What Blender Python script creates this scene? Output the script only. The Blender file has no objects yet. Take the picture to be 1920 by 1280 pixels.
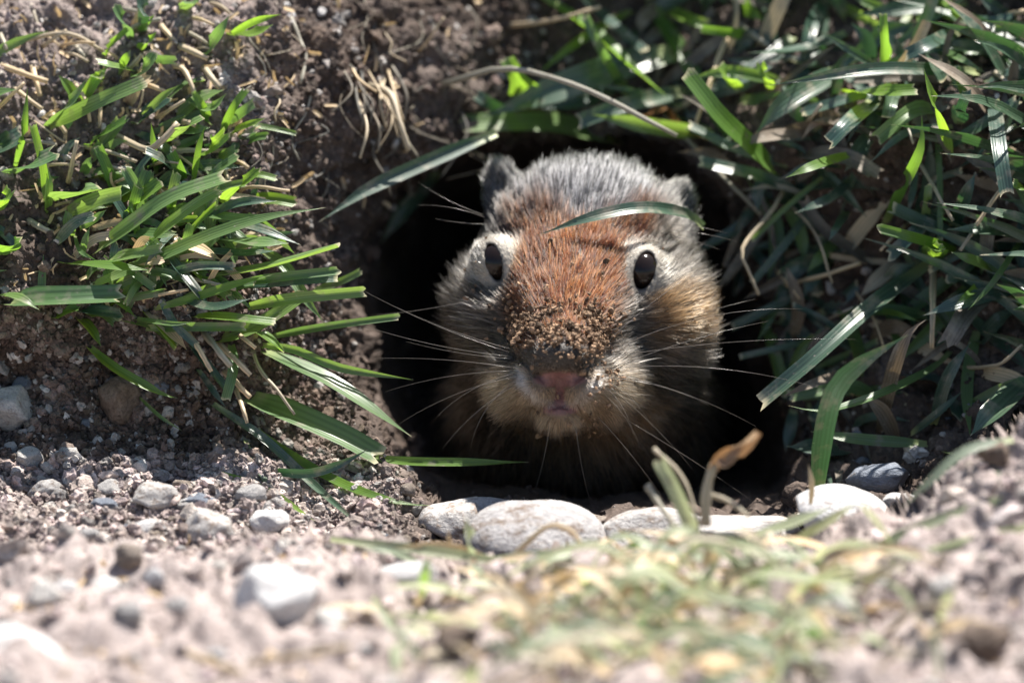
import bpy, math, random
import numpy as np

# ------------------------------------------------------------------ camera, sky, sun, exposure
SC = bpy.context.scene
COL = SC.collection
CM = 0.01                                   # everything below is laid out in centimetres
PITCH = math.radians(14.0)
CP, SP = math.cos(PITCH), math.sin(PITCH)
DIST = 250.0                                # camera to the plane of focus, cm

cam_d = bpy.data.cameras.new('camera')
cam = bpy.data.objects.new('camera', cam_d)
COL.objects.link(cam)
cam.location = (0, -DIST * CP * CM, DIST * SP * CM)
cam.rotation_euler = (math.pi / 2 - PITCH, 0, 0)
cam_d.lens = 300
cam_d.sensor_width = 23.04
cam_d.clip_start = 0.05
cam_d.clip_end = 200
cam_d.dof.use_dof = True
cam_d.dof.focus_distance = 2.508
cam_d.dof.aperture_fstop = 6.0
SC.camera = cam

SUN_DIR = np.array((0.27, 0.27, 0.90)); SUN_DIR /= np.linalg.norm(SUN_DIR)   # towards the sun
world = bpy.data.worlds.new('World'); SC.world = world; world.use_nodes = True
wn = world.node_tree.nodes; wl = world.node_tree.links
sky = wn.new('ShaderNodeTexSky'); sky.sky_type = 'NISHITA'; sky.sun_disc = False
sky.sun_elevation = math.asin(SUN_DIR[2]); sky.sun_rotation = math.atan2(SUN_DIR[0], SUN_DIR[1])
wl.new(sky.outputs[0], wn['Background'].inputs[0]); wn['Background'].inputs[1].default_value = 0.062
sun_d = bpy.data.lights.new('sun', 'SUN'); sun_d.energy = 5.0; sun_d.angle = math.radians(0.53)
sun_d.color = (1.0, 0.95, 0.88)
sun = bpy.data.objects.new('sun', sun_d); COL.objects.link(sun)
from mathutils import Vector
sun.rotation_euler = Vector(SUN_DIR).to_track_quat('Z', 'Y').to_euler()
sun.location = (0.3, 0, 3)
SC.view_settings.view_transform = 'Standard'
SC.view_settings.look = 'None'
SC.view_settings.exposure = 1.3
SC.view_settings.gamma = 1
SC.cycles.use_denoising = True
SC.cycles.max_bounces = 8
SC.cycles.transmission_bounces = 6
SC.cycles.sample_clamp_indirect = 6
SC.cycles.sample_clamp_direct = 12

rng = np.random.default_rng(11)
random.seed(5)

# ------------------------------------------------------------------ helpers
def P(px, py, w):
    """photo pixel and depth behind the focus plane (cm) -> scene point (cm)"""
    px = np.asarray(px, float); py = np.asarray(py, float); w = np.asarray(w, float)
    s = 1 + w / DIST
    u = (px - 960) / 100 * s; v = (640 - py) / 100 * s
    return np.stack([u + 0 * w, w * CP + v * SP, -w * SP + v * CP], -1)
def view_depth(p):
    return p[..., 1] * CP - p[..., 2] * SP
VIEW = np.array((0, CP, -SP)); UPV = np.array((0, SP, CP)); RIGHT = np.array((1., 0, 0))

LAT = np.random.default_rng(3).random((48, 48, 48)).astype(np.float32)
def vnoise(p):
    p = np.asarray(p, float); i = np.floor(p).astype(int); f = p - i; f = f * f * (3 - 2 * f)
    out = 0
    for dx in (0, 1):
        for dy in (0, 1):
            for dz in (0, 1):
                wt = (f[..., 0] if dx else 1 - f[..., 0]) * (f[..., 1] if dy else 1 - f[..., 1]) * (f[..., 2] if dz else 1 - f[..., 2])
                out = out + wt * LAT[(i[..., 0] + dx) % 48, (i[..., 1] + dy) % 48, (i[..., 2] + dz) % 48]
    return out * 2 - 1
def fbm(p, octaves=3, gain=.5):
    o = 0; a = 1; p = np.asarray(p, float)
    for k in range(octaves):
        o = o + a * vnoise(p * 2.03 ** k + 7.3 * k); a *= gain
    return o
def smooth(a, b, x):
    t = np.clip((x - a) / (b - a), 0, 1); return t * t * (3 - 2 * t)
def unit(v):
    return v / (np.linalg.norm(v, axis=-1, keepdims=True) + 1e-9)

def mesh_from(name, verts, faces, mats, smooth_shade=True, cols=None, uvs=None):
    """verts in cm; faces an (n,3) or (n,4) array"""
    me = bpy.data.meshes.new(name)
    v = np.asarray(verts, np.float32) * CM; f = np.asarray(faces, np.int32)
    k = f.shape[1]
    me.vertices.add(len(v)); me.vertices.foreach_set('co', v.ravel())
    me.loops.add(f.size); me.loops.foreach_set('vertex_index', f.ravel())
    me.polygons.add(len(f)); me.polygons.foreach_set('loop_start', np.arange(0, f.size, k, dtype=np.int32))
    me.polygons.foreach_set('loop_total', np.full(len(f), k, np.int32))
    me.polygons.foreach_set('use_smooth', np.full(len(f), smooth_shade, bool))
    if cols is not None:
        a = me.color_attributes.new('Col', 'FLOAT_COLOR', 'POINT')
        c = np.ones((len(v), 4), np.float32); c[:, :3] = cols
        a.data.foreach_set('color', c.ravel())
    if uvs is not None:
        l = me.uv_layers.new(name='UVMap')
        l.data.foreach_set('uv', np.asarray(uvs, np.float32)[f.ravel()].ravel())
    for m in (mats if isinstance(mats, (list, tuple)) else [mats]): me.materials.append(m)
    me.update(calc_edges=True)
    return me
def link(name, data, parent=None, loc=None):
    o = bpy.data.objects.new(name, data); COL.objects.link(o)
    if parent is not None: o.parent = parent
    if loc is not None: o.location = np.asarray(loc) * CM
    return o
def tag(o, label=None, cat=None, group=None, kind=None):
    if label: o['label'] = label
    if cat: o['category'] = cat
    if group: o['group'] = group
    if kind: o['kind'] = kind
    return o

# ------------------------------------------------------------------ materials
def new_mat(name):
    m = bpy.data.materials.new(name); m.use_nodes = True
    nt = m.node_tree; nt.nodes.clear()
    out = nt.nodes.new('ShaderNodeOutputMaterial')
    return m, nt, out
def N(nt, t, **kw):
    n = nt.nodes.new(t)
    for k, v in kw.items():
        if k.startswith('_'): n.inputs[k[1:].replace('_', ' ')].default_value = v
        else: setattr(n, k, v)
    return n
def mixc(nt, fac, a, b, mode='MIX'):
    n = nt.nodes.new('ShaderNodeMix'); n.data_type = 'RGBA'; n.blend_type = mode
    for sock, val in ((n.inputs[0], fac), (n.inputs[6], a), (n.inputs[7], b)):
        if hasattr(val, 'is_output'): nt.links.new(val, sock)
        elif isinstance(val, (int, float)): sock.default_value = val
        else: sock.default_value = (*val, 1)
    return n.outputs[2]
def ramp(nt, src, a, b):
    n = nt.nodes.new('ShaderNodeMapRange'); n.inputs[1].default_value = a; n.inputs[2].default_value = b
    nt.links.new(src, n.inputs[0]); return n.outputs[0]
def noise(nt, scale, detail=3, vec=None, rough=.6):
    n = N(nt, 'ShaderNodeTexNoise'); n.inputs['Scale'].default_value = scale
    n.inputs['Detail'].default_value = detail; n.inputs['Roughness'].default_value = rough
    if vec is not None: nt.links.new(vec, n.inputs['Vector'])
    return n.outputs[0]
def bump(nt, height, dist, strength=1.0):
    b = N(nt, 'ShaderNodeBump'); b.inputs['Strength'].default_value = strength
    b.inputs['Distance'].default_value = dist; nt.links.new(height, b.inputs['Height']); return b.outputs[0]

def soil_material(name, grain=True):
    m, nt, out = new_mat(name); L = nt.links.new
    tc = N(nt, 'ShaderNodeTexCoord').outputs['Object']
    col = N(nt, 'ShaderNodeVertexColor', layer_name='Col').outputs[0]
    n1 = noise(nt, 260, 5, tc); n2 = noise(nt, 1500, 3, tc)
    c = mixc(nt, ramp(nt, n1, .32, .7), (.55, .5, .48), (1.35, 1.3, 1.25))
    c = mixc(nt, 1.0, col, c, 'MULTIPLY')
    c2 = mixc(nt, ramp(nt, n2, .35, .7), (.7, .7, .7), (1.3, 1.3, 1.3))
    c = mixc(nt, 1.0, c, c2, 'MULTIPLY')
    b = N(nt, 'ShaderNodeBsdfPrincipled'); b.inputs['Roughness'].default_value = .85
    b.inputs['Specular IOR Level'].default_value = .3
    L(c, b.inputs['Base Color']); L(bump(nt, n2, .0006, .8), b.inputs['Normal'])
    L(b.outputs[0], out.inputs[0]); return m
M_SOIL = soil_material('soil'); M_CRUMB = soil_material('soil_crumb')

def stone_material(name, c1, c2, dirt, amount):
    m, nt, out = new_mat(name); L = nt.links.new
    tc = N(nt, 'ShaderNodeTexCoord').outputs['Object']
    oi = N(nt, 'ShaderNodeObjectInfo')
    add = N(nt, 'ShaderNodeVectorMath', operation='ADD'); L(tc, add.inputs[0])
    sc = N(nt, 'ShaderNodeVectorMath', operation='SCALE'); sc.inputs[0].default_value = (9, 5, 3); L(oi.outputs['Random'], sc.inputs['Scale']); L(sc.outputs[0], add.inputs[1])
    v = add.outputs[0]
    n1 = noise(nt, 130, 6, v, .65); n2 = noise(nt, 900, 4, v, .7); n3 = noise(nt, 330, 5, v, .75)
    c = mixc(nt, ramp(nt, n1, .3, .7), c1, c2)
    spk = mixc(nt, ramp(nt, n2, .3, .75), (.6, .6, .62), (1.25, 1.24, 1.22)); c = mixc(nt, 1, c, spk, 'MULTIPLY')
    c = mixc(nt, ramp(nt, n3, .62 - amount, .72 - amount * .6), c, dirt)
    rv = mixc(nt, oi.outputs['Random'], (.72, .72, .74), (1.15, 1.13, 1.1)); c = mixc(nt, 1, c, rv, 'MULTIPLY')
    b = N(nt, 'ShaderNodeBsdfPrincipled'); b.inputs['Roughness'].default_value = .75; b.inputs['Specular IOR Level'].default_value = .35
    L(c, b.inputs['Base Color'])
    hs = N(nt, 'ShaderNodeMath', operation='ADD'); L(n2, hs.inputs[0]); L(n3, hs.inputs[1])
    L(bump(nt, hs.outputs[0], .0007, .8), b.inputs['Normal']); L(b.outputs[0], out.inputs[0]); return m
M_STONE = stone_material('stone_pale', (.42, .41, .40), (.60, .58, .55), (.24, .19, .16), .06)
M_STONEW = stone_material('stone_white', (.60, .60, .60), (.80, .79, .77), (.34, .29, .26), .06)
M_STONEB = stone_material('stone_bluegrey', (.16, .19, .24), (.30, .33, .38), (.22, .18, .15), .05)
M_STONET = stone_material('stone_tan', (.26, .21, .17), (.42, .36, .30), (.16, .12, .09), .10)
M_STONER = stone_material('stone_dusty', (.34, .33, .32), (.60, .58, .56), (.20, .15, .115), .12)
M_CLOD = stone_material('clod_brown', (.12, .085, .06), (.26, .2, .16), (.08, .055, .04), .12)

def leaf_material(name, top, under, trans, tfac=.42, rough=.38, dust=.1, tipc=(.62, .55, .36), basec=(.5, .55, .25)):
    m, nt, out = new_mat(name); L = nt.links.new
    uv = N(nt, 'ShaderNodeUVMap').outputs[0]
    sep = N(nt, 'ShaderNodeSeparateXYZ'); L(uv, sep.inputs[0])
    oi = N(nt, 'ShaderNodeObjectInfo')
    tc = N(nt, 'ShaderNodeTexCoord').outputs['Object']
    mp = N(nt, 'ShaderNodeMapping'); mp.inputs['Scale'].default_value = (6, .35, 1); L(uv, mp.inputs[0])
    wv = N(nt, 'ShaderNodeTexWave', wave_type='BANDS', bands_direction='X'); wv.inputs['Scale'].default_value = 1.5; wv.inputs['Distortion'].default_value = .6; wv.inputs['Detail'].default_value = 2
    wm = N(nt, 'ShaderNodeMapping'); wm.inputs['Scale'].default_value = (1, .15, 1); L(uv, wm.inputs[0]); L(wm.outputs[0], wv.inputs['Vector'])
    vm = N(nt, 'ShaderNodeMix'); vm.inputs[0].default_value = .68; L(wv.outputs['Fac'], vm.inputs[2]); L(noise(nt, 1.6, 2, mp.outputs[0]), vm.inputs[3]); veins = vm.outputs[0]
    blot = noise(nt, 260, 4, tc); fine = noise(nt, 1300, 3, tc)
    geo = N(nt, 'ShaderNodeNewGeometry')
    c = mixc(nt, geo.outputs['Backfacing'], top, under)
    c = mixc(nt, ramp(nt, veins, .3, .7), mixc(nt, 1, c, (.72, .75, .72), 'MULTIPLY'), mixc(nt, 1, c, (1.28, 1.25, 1.25), 'MULTIPLY'))
    rv = mixc(nt, oi.outputs['Random'], (.72, .78, .85), (1.3, 1.15, .95)); c = mixc(nt, 1, c, rv, 'MULTIPLY')
    c = mixc(nt, ramp(nt, blot, .62 - dust * .6, .78), c, (.30, .27, .21))
    c = mixc(nt, ramp(nt, fine, .70 - dust * .3, .76), c, (.36, .32, .27))
    c = mixc(nt, ramp(nt, sep.outputs[1], .955, 1.0), c, tipc)
    c = mixc(nt, ramp(nt, sep.outputs[1], .16, 0.0), c, basec)
    tcol = mixc(nt, ramp(nt, veins, .3, .7), mixc(nt, 1, trans, (.8, .8, .8), 'MULTIPLY'), trans)
    tcol = mixc(nt, 1, tcol, rv, 'MULTIPLY')
    tcol = mixc(nt, ramp(nt, blot, .62 - dust * .6, .8), tcol, (.1, .08, .04))
    b = N(nt, 'ShaderNodeBsdfPrincipled'); b.inputs['Roughness'].default_value = rough; b.inputs['Specular IOR Level'].default_value = .8
    L(c, b.inputs['Base Color']); L(bump(nt, veins, .0003, .35), b.inputs['Normal'])
    tr = N(nt, 'ShaderNodeBsdfTranslucent'); L(tcol, tr.inputs[0])
    mx = N(nt, 'ShaderNodeMixShader'); mx.inputs[0].default_value = tfac
    L(b.outputs[0], mx.inputs[1]); L(tr.outputs[0], mx.inputs[2]); L(mx.outputs[0], out.inputs[0]); return m
LEAF = {
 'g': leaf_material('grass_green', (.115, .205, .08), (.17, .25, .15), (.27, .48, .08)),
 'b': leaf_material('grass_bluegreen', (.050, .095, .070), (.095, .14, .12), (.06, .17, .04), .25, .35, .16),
 'y': leaf_material('grass_fresh', (.11, .22, .04), (.14, .25, .08), (.32, .58, .05), .5, .42, .05),
 'f': leaf_material('grass_painted_glare', (.38, .44, .31), (.42, .47, .36), (.46, .56, .32), .45, .5, .08),  # pale green: sun glare on the front grass is put into its colour
 't': leaf_material('leaf_tan', (.34, .21, .12), (.36, .25, .15), (.34, .19, .08), .3, .6, .15, (.3, .2, .12), (.3, .2, .12)),
 'd': leaf_material('grass_straw', (.54, .45, .32), (.58, .50, .37), (.48, .37, .20), .28, .6, .12, (.4, .3, .2), (.4, .3, .2)),
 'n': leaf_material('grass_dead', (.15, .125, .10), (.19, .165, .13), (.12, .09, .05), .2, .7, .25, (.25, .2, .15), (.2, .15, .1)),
 'o': leaf_material('grass_orange', (.34, .17, .06), (.34, .2, .08), (.38, .17, .04), .4, .5, .12, (.3, .15, .06), (.2, .25, .05)),
}

# ------------------------------------------------------------------ ground: bank, burrow, foreground berm
CTRL = np.array([
 (-500,1000,-2.6),(0,1000,-2.2),(300,1000,-2.0),(600,1000,-1.0),(750,1000,-.6),
 (-500,860,1.0),(0,870,.6),(250,860,1.0),(430,870,1.0),(600,900,1.4),
 (-500,780,1.7),(0,790,1.5),(250,790,1.7),(420,790,1.9),(-500,690,1.9),(0,690,1.9),(250,690,2.0),(420,690,2.1),(-500,570,1.3),(0,575,1.2),(250,570,1.1),(430,560,1.2),
 (-500,370,2.4),(0,370,2.2),(250,370,2.0),(400,340,2.2),(0,180,3.0),(250,170,2.9),(400,170,3.0),
 (-500,0,4.3),(0,0,4.2),(250,0,4.1),(400,0,4.0),(-500,-250,7.5),(250,-250,7.5),
 (480,450,2.3),(500,250,3.0),(500,80,3.8),(590,450,4.0),(590,250,3.7),(590,80,4.2),
 (700,350,5.6),(700,200,4.5),(700,50,5.0),(700,-200,7.5),(850,150,6.3),(850,0,6.9),(900,250,6.9),(1000,100,7.4),(1000,-200,9.5),
 (1200,220,7.4),(1200,50,8.2),(1400,250,5.6),(1400,80,7.0),(1400,-200,10.5),
 (1420,450,6.0),(1470,650,5.2),(1520,850,3.8),(1650,850,2.6),(1650,650,4.4),(1650,450,4.7),(1650,250,3.9),(1650,80,5.6),
 (1850,850,1.2),(1850,650,3.3),(1850,450,3.8),(1850,250,3.2),(1850,50,5.4),(1850,-200,9.5),
 (2300,850,.6),(2300,450,3.2),(2300,0,7),(2300,-250,10),
 (720,930,.2),(850,960,.2),(1000,965,-.2),(1200,970,-.2),(1400,975,.2),(1550,950,.6),(1700,930,.8),
 (-500,1200,-8),(500,1200,-6),(1200,1200,-6),(2300,1200,-6)], float)
def tps_fit(c):
    X = c[:, :2] / 400; n = len(X); r2 = ((X[:, None] - X[None]) ** 2).sum(-1)
    K = .5 * r2 * np.log(r2 + 1e-12) + np.eye(n) * .004
    Pm = np.concatenate([np.ones((n, 1)), X], 1)
    A = np.block([[K, Pm], [Pm.T, np.zeros((3, 3))]])
    return np.linalg.solve(A, np.concatenate([c[:, 2], np.zeros(3)]))
TC = tps_fit(CTRL)
def tps(px, py):
    q = np.stack([px, py], -1) / 400; X = CTRL[:, :2] / 400; out = TC[-3] + q[..., 0] * TC[-2] + q[..., 1] * TC[-1]
    for i in range(len(X)):
        r2 = ((q - X[i]) ** 2).sum(-1); out = out + TC[i] * .5 * r2 * np.log(r2 + 1e-12)
    return out
HOLE = np.array([(700,430),(740,345),(830,292),(930,262),(1100,252),(1260,268),(1345,340),(1400,470),(1440,620),(1480,780),(1505,900),(1480,962),(1300,972),(1130,972),(990,965),(850,955),(770,925),(715,860),(685,740),(675,600),(680,500)], float)
def poly_sd(px, py, poly):
    d = np.full(px.shape, 1e9); inside = np.zeros(px.shape, bool); n = len(poly)
    for i in range(n):
        a = poly[i]; b = poly[(i + 1) % n]; e = b - a
        wx = px - a[0]; wy = py - a[1]; t = np.clip((wx * e[0] + wy * e[1]) / (e @ e), 0, 1)
        d = np.minimum(d, np.hypot(wx - e[0] * t, wy - e[1] * t))
        cnd = ((a[1] > py) != (b[1] > py)) & (px < (b[0] - a[0]) * (py - a[1]) / (b[1] - a[1] + 1e-9) + a[0])
        inside ^= cnd
    return np.where(inside, d, -d)
RIMX = [-600, 0, 300, 600, 800, 960, 1130, 1300, 1480, 1600, 1700, 1800, 1920, 2100, 2400]
RIMY = [1030, 1030, 1025, 1022, 1035, 1048, 1040, 1022, 1000, 985, 950, 868, 795, 760, 740]
def rim(px):
    r = np.interp(px, RIMX, RIMY)
    return r + 9 * vnoise(np.stack([px / 60, 0 * px, 0 * px], -1)) + 5 * vnoise(np.stack([px / 22, 0 * px + 3, 0 * px], -1))
def base_depth(px, py):
    w = tps(px, py)
    d = poly_sd(px, py, HOLE)
    w = w + np.where(d > 0, 16 * (np.clip(d, 0, 260) / 260) ** .8, 0)
    r = rim(px)
    wf = -4.2 - 9.0 * np.clip(py - r, 0, None) / (1280 - np.minimum(r, 1100))
    k = smooth(-7, 7, py - r)
    return w * (1 - k) + wf * k
STEP = 3.6
gx = np.arange(-320, 2241, STEP); gy = np.arange(-260, 1420, STEP)
GX, GY = np.meshgrid(gx, gy)
W0 = base_depth(GX, GY)
B0 = P(GX, GY, W0)
def grid_normals(B):
    du = np.gradient(B, axis=1); dv = np.gradient(B, axis=0); n = np.cross(du, -dv); n = unit(n)
    s = np.sign((n * -VIEW).sum(-1, keepdims=True)); s[s == 0] = 1; return n * s
NB = grid_normals(B0)
FG = smooth(-4, 10, GY - rim(GX))                         # 1 on the foreground berm
PEB = smooth(850, 900, GY) * (1 - smooth(640, 780, GX))    # the flat pebbly strip under the bank
IN = smooth(-10, 40, poly_sd(GX, GY, HOLE)) * (1 - FG)
q = B0.copy()
n1 = fbm(q * .8, 3); n2 = fbm(q * 2.6 + 11, 3); n3 = 1 - np.abs(fbm(q * 5.5 + 31, 2)); n4 = vnoise(q * 13 + 5)
amp = 1 - .7 * FG
disp = amp * (.22 * n1 + .16 * n2 + .10 * (n3 - .6) + .035 * n4) + FG * (.36 * n1 + .10 * n2)
disp = disp * (1 - .5 * IN)
G = B0 + NB * disp[..., None]
GN = grid_normals(G)
def lookup(A, px, py):
    fx = np.clip((np.asarray(px, float) - gx[0]) / STEP, 0, len(gx) - 1.001); fy = np.clip((np.asarray(py, float) - gy[0]) / STEP, 0, len(gy) - 1.001)
    i = fx.astype(int); j = fy.astype(int); a = (fx - i); b = (fy - j)
    if A.ndim == 3: a = a[..., None]; b = b[..., None]
    return (A[j, i] * (1 - a) + A[j, i + 1] * a) * (1 - b) + (A[j + 1, i] * (1 - a) + A[j + 1, i + 1] * a) * b
WG = view_depth(G)
def surf(px, py): return lookup(G, px, py)
def surf_n(px, py): return unit(lookup(GN, px, py))
def surf_w(px, py): return lookup(WG, px, py)

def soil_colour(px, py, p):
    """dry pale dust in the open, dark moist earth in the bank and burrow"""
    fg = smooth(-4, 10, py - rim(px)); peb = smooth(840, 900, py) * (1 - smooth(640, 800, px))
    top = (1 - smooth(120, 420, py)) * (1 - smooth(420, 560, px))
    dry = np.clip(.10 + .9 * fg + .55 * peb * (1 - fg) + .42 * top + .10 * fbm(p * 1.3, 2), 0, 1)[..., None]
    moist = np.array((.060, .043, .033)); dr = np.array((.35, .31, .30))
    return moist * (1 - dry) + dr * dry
def build_ground():
    ny, nx = GX.shape
    pad = 9
    t = 1.2 * (1.75 ** np.arange(1, pad + 1) - 1)             # growing rings out to several metres
    V = np.zeros((ny + 2 * pad, nx + 2 * pad, 3)); jj = np.clip(np.arange(ny + 2 * pad) - pad, 0, ny - 1); ii = np.clip(np.arange(nx + 2 * pad) - pad, 0, nx - 1)
    V[:] = G[jj][:, ii]
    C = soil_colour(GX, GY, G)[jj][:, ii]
    off_top = np.concatenate([t[::-1], np.zeros(ny + pad)]); off_bot = np.concatenate([np.zeros(ny + pad), t])
    off_l = np.concatenate([t[::-1], np.zeros(nx + pad)]); off_r = np.concatenate([np.zeros(nx + pad), t])
    V[..., 1] += (off_top - off_bot)[:, None]; V[..., 0] += (off_r - off_l)[None, :]
    V[..., 2] += .10 * np.minimum(off_top, 12)[:, None]
    H, W = V.shape[:2]; idx = np.arange(H * W).reshape(H, W)
    f = np.stack([idx[:-1, :-1], idx[1:, :-1], idx[1:, 1:], idx[:-1, 1:]], -1).reshape(-1, 4)
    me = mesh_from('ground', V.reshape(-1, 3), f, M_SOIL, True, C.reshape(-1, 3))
    o = link('ground', me)
    tag(o, 'crumbly dry brown soil bank with a dark burrow mouth', kind='structure')
build_ground()

# ------------------------------------------------------------------ crumbs of soil and grit
ICO_V = None
def ico():
    t = (1 + 5 ** .5) / 2
    v = np.array([(-1,t,0),(1,t,0),(-1,-t,0),(1,-t,0),(0,-1,t),(0,1,t),(0,-1,-t),(0,1,-t),(t,0,-1),(t,0,1),(-t,0,-1),(-t,0,1)], float)
    f = np.array([(0,11,5),(0,5,1),(0,1,7),(0,7,10),(0,10,11),(1,5,9),(5,11,4),(11,10,2),(10,7,6),(7,1,8),(3,9,4),(3,4,2),(3,2,6),(3,6,8),(3,8,9),(4,9,5),(2,4,11),(6,2,10),(8,6,7),(9,8,1)])
    return unit(v), f
def ico_sub(levels):
    v, f = ico()
    for _ in range(levels):
        v = list(map(tuple, v)); cache = {}; nf = []
        def mid(a, b):
            k = (min(a, b), max(a, b))
            if k not in cache:
                m = (np.array(v[a]) + np.array(v[b])); m /= np.linalg.norm(m); v.append(tuple(m)); cache[k] = len(v) - 1
            return cache[k]
        for a, b, c in f:
            ab, bc, ca = mid(a, b), mid(b, c), mid(c, a); nf += [(a, ab, ca), (b, bc, ab), (c, ca, bc), (ab, bc, ca)]
        v = np.array(v); f = np.array(nf)
    return v, f
def crumb_mesh(name, centers, radii, cols, level=0, mat=M_CRUMB, smooth_shade=False):
    bv, bf = ico_sub(level); n = len(centers); k = len(bv)
    sc = rng.uniform(.45, 1.3, (n, 1, 3))
    R = rng.normal(size=(n, 3, 3)); Qm, _ = np.linalg.qr(R)
    v = bv[None] * sc * (1 + rng.uniform(-.38, .38, (n, k, 1)))
    v = np.einsum('nij,nkj->nki', Qm, v) * np.asarray(radii)[:, None, None] + np.asarray(centers)[:, None]
    f = (bf[None] + (np.arange(n) * k)[:, None, None]).reshape(-1, 3)
    return mesh_from(name, v.reshape(-1, 3), f, mat, smooth_shade, np.repeat(np.asarray(cols), k, 0))
def scatter_crumbs(name, label, n, xr, yr, rmin, rmax, keep, level=0, bright=1.0):
    px = rng.uniform(*xr, n); py = rng.uniform(*yr, n)
    k = keep(px, py) > rng.random(n); px, py = px[k], py[k]
    p = surf(px, py); nn = surf_n(px, py); n = len(px)
    r = rmin * (rmax / rmin) ** (rng.random(n) ** 2.2)
    p = p + nn * (r * rng.uniform(-.1, .6, n))[:, None]
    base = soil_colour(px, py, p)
    c = base * rng.uniform(.6, 1.9, (n, 1)) * bright * (1 + rng.normal(0, .02, (n, 3)))
    sel = rng.random(n) < .12                                   # grains of grey and quartz grit
    g = rng.uniform(.22, .55, (n, 1)) * np.array((1, .98, .95)); c[sel] = g[sel]
    o = link(name, crumb_mesh(name, p, r, np.clip(c, .02, .7), level))
    tag(o, label, kind='stuff'); return o
hole_free = lambda px, py: np.where(poly_sd(px, py, HOLE) > 12, .12, 1.0)
scatter_crumbs('soil_crumbs', 'fine crumbs of soil and grit strewn over the earth bank', 26000, (-150, 2070), (-150, 1030), .022, .10,
               lambda px, py: hole_free(px, py) * np.where(px > 1000, .45, 1.0))
scatter_crumbs('soil_crumbs', 'coarse lumps of soil sticking out of the earth bank', 1500, (-150, 2070), (-150, 1030), .07, .20,
               lambda px, py: hole_free(px, py) * np.where(px > 1000, .3, 1.0) * np.where((px < 450) & (py < 800) & (py > 560), .6, 1), 1)
scatter_crumbs('soil_crumbs', 'dark crumbs and grains covering the steep shaded slope', 9000, (-150, 640), (540, 880), .03, .11,
               hole_free, 1, 1.25)
scatter_crumbs('soil_crumbs', 'dry grit on the pale soil before the burrow', 2600, (-200, 2120), (1000, 1400), .03, .16,
               lambda px, py: np.where(py > rim(px) - 10, 1.0, .5), 0)
scatter_crumbs('soil_crumbs', 'pale clods and grit on the open slope before the burrow', 520, (-200, 2120), (760, 1400), .12, .34,
               lambda px, py: np.where(py > rim(px) + 8, 1.0, 0), 1)
scatter_crumbs('soil_crumbs', 'gravelly grit on the flat strip below the bank', 4200, (-150, 780), (840, 1040), .03, .14,
               lambda px, py: np.ones_like(px), 1, 1.3)

# ------------------------------------------------------------------ stones
STONES = []
def stone_variants():
    bv, bf = ico_sub(3)
    for s in range(15):
        r = np.random.default_rng(100 + s)
        v = bv.copy()
        for _ in range(9 + s % 4 if s < 12 else 3):                               # knock flats off the pebble
            n = unit(r.normal(size=3)); d = r.uniform(.62, .93); h = v @ n; v = v - np.clip(h - d, 0, None)[:, None] * n * .9
        v = v * (1 + (.10 if s < 12 else .07) * fbm(bv * 1.5 + s * 5, 2)[:, None] + (.035 if s < 12 else .012) * fbm(bv * 5 + s, 3)[:, None])
        v /= np.abs(v).max(0)
        STONES.append(v)
    return bf
STONE_F = stone_variants()
STONE_ME = {}
def stone(px, py, wpx, hpx, kind='p', label=None, group=None, w=None, name='pebble', cat='pebble', var=None, lift=.12, tilt=None, pitch=None):
    var = int(rng.integers(12)) if var is None else var
    key = (var, kind)
    if key not in STONE_ME:
        STONE_ME[key] = mesh_from('stone', STONES[var], STONE_F, {'p': M_STONE, 'w': M_STONEW, 'b': M_STONEB, 't': M_STONET, 'c': M_CLOD, 'r': M_STONER}[kind], True)
    r = np.array((wpx / 200, (wpx + hpx) / 400, hpx / 200))
    if w is None:
        p = surf(px, py) + (surf_n(px, py) * .35 - VIEW * .65) * r.mean() * lift
    else: p = P(px, py, w)
    o = link(name, STONE_ME[key], None, p)
    o.scale = r; o.rotation_euler = (rng.uniform(-.3, .3) if pitch is None else pitch + rng.uniform(-.1, .1), rng.uniform(-.35, .35) if tilt is None else tilt, (rng.choice([0, math.pi]) if pitch is None else 0) + rng.uniform(-.3, .3))
    tag(o, label, cat, group); return o
# stones on the rim of the burrow
stone(1000, 1022, 280, 172, 'r', 'large smooth pale grey stone on the burrow rim below the animal', w=-1.3, name='stone', cat='stone', var=12, tilt=.05)
stone(1225, 1005, 200, 96, 'r', 'flat smooth whitish stone on the rim beside the large grey one', w=-1.2, name='stone', cat='stone', var=13, tilt=.05)
stone(1390, 996, 240, 70, 'p', 'long low chalky stone on the rim under the dry stalk', w=-.9, name='stone', cat='stone', var=7, tilt=-.02)
stone(1575, 962, 195, 96, 'w', 'rounded bright white stone at the rim end by the earth mound', w=-1.8, name='stone', cat='stone', var=14)
stone(1655, 895, 140, 72, 'b', 'dark blue grey stone in the shade behind the white one', w=1.3, name='stone', cat='stone', var=4)
stone(862, 985, 165, 108, 'r', 'rough crumbling tan block at the rim next to the big stone', w=.1, name='stone', cat='stone', var=8)
stone(935, 966, 130, 64, 'p', 'pale cracked stone half hidden behind the big smooth one', w=.3, name='stone', cat='stone', var=9)
stone(1120, 985, 90, 50, 't', 'small rough stone wedged between two smooth rim stones', w=-.4, name='stone', cat='stone', var=10)
stone(1690, 945, 110, 40, 'w', 'flat white chip leaning on the earth mound', w=-.9, name='stone', cat='stone', var=6)
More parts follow.
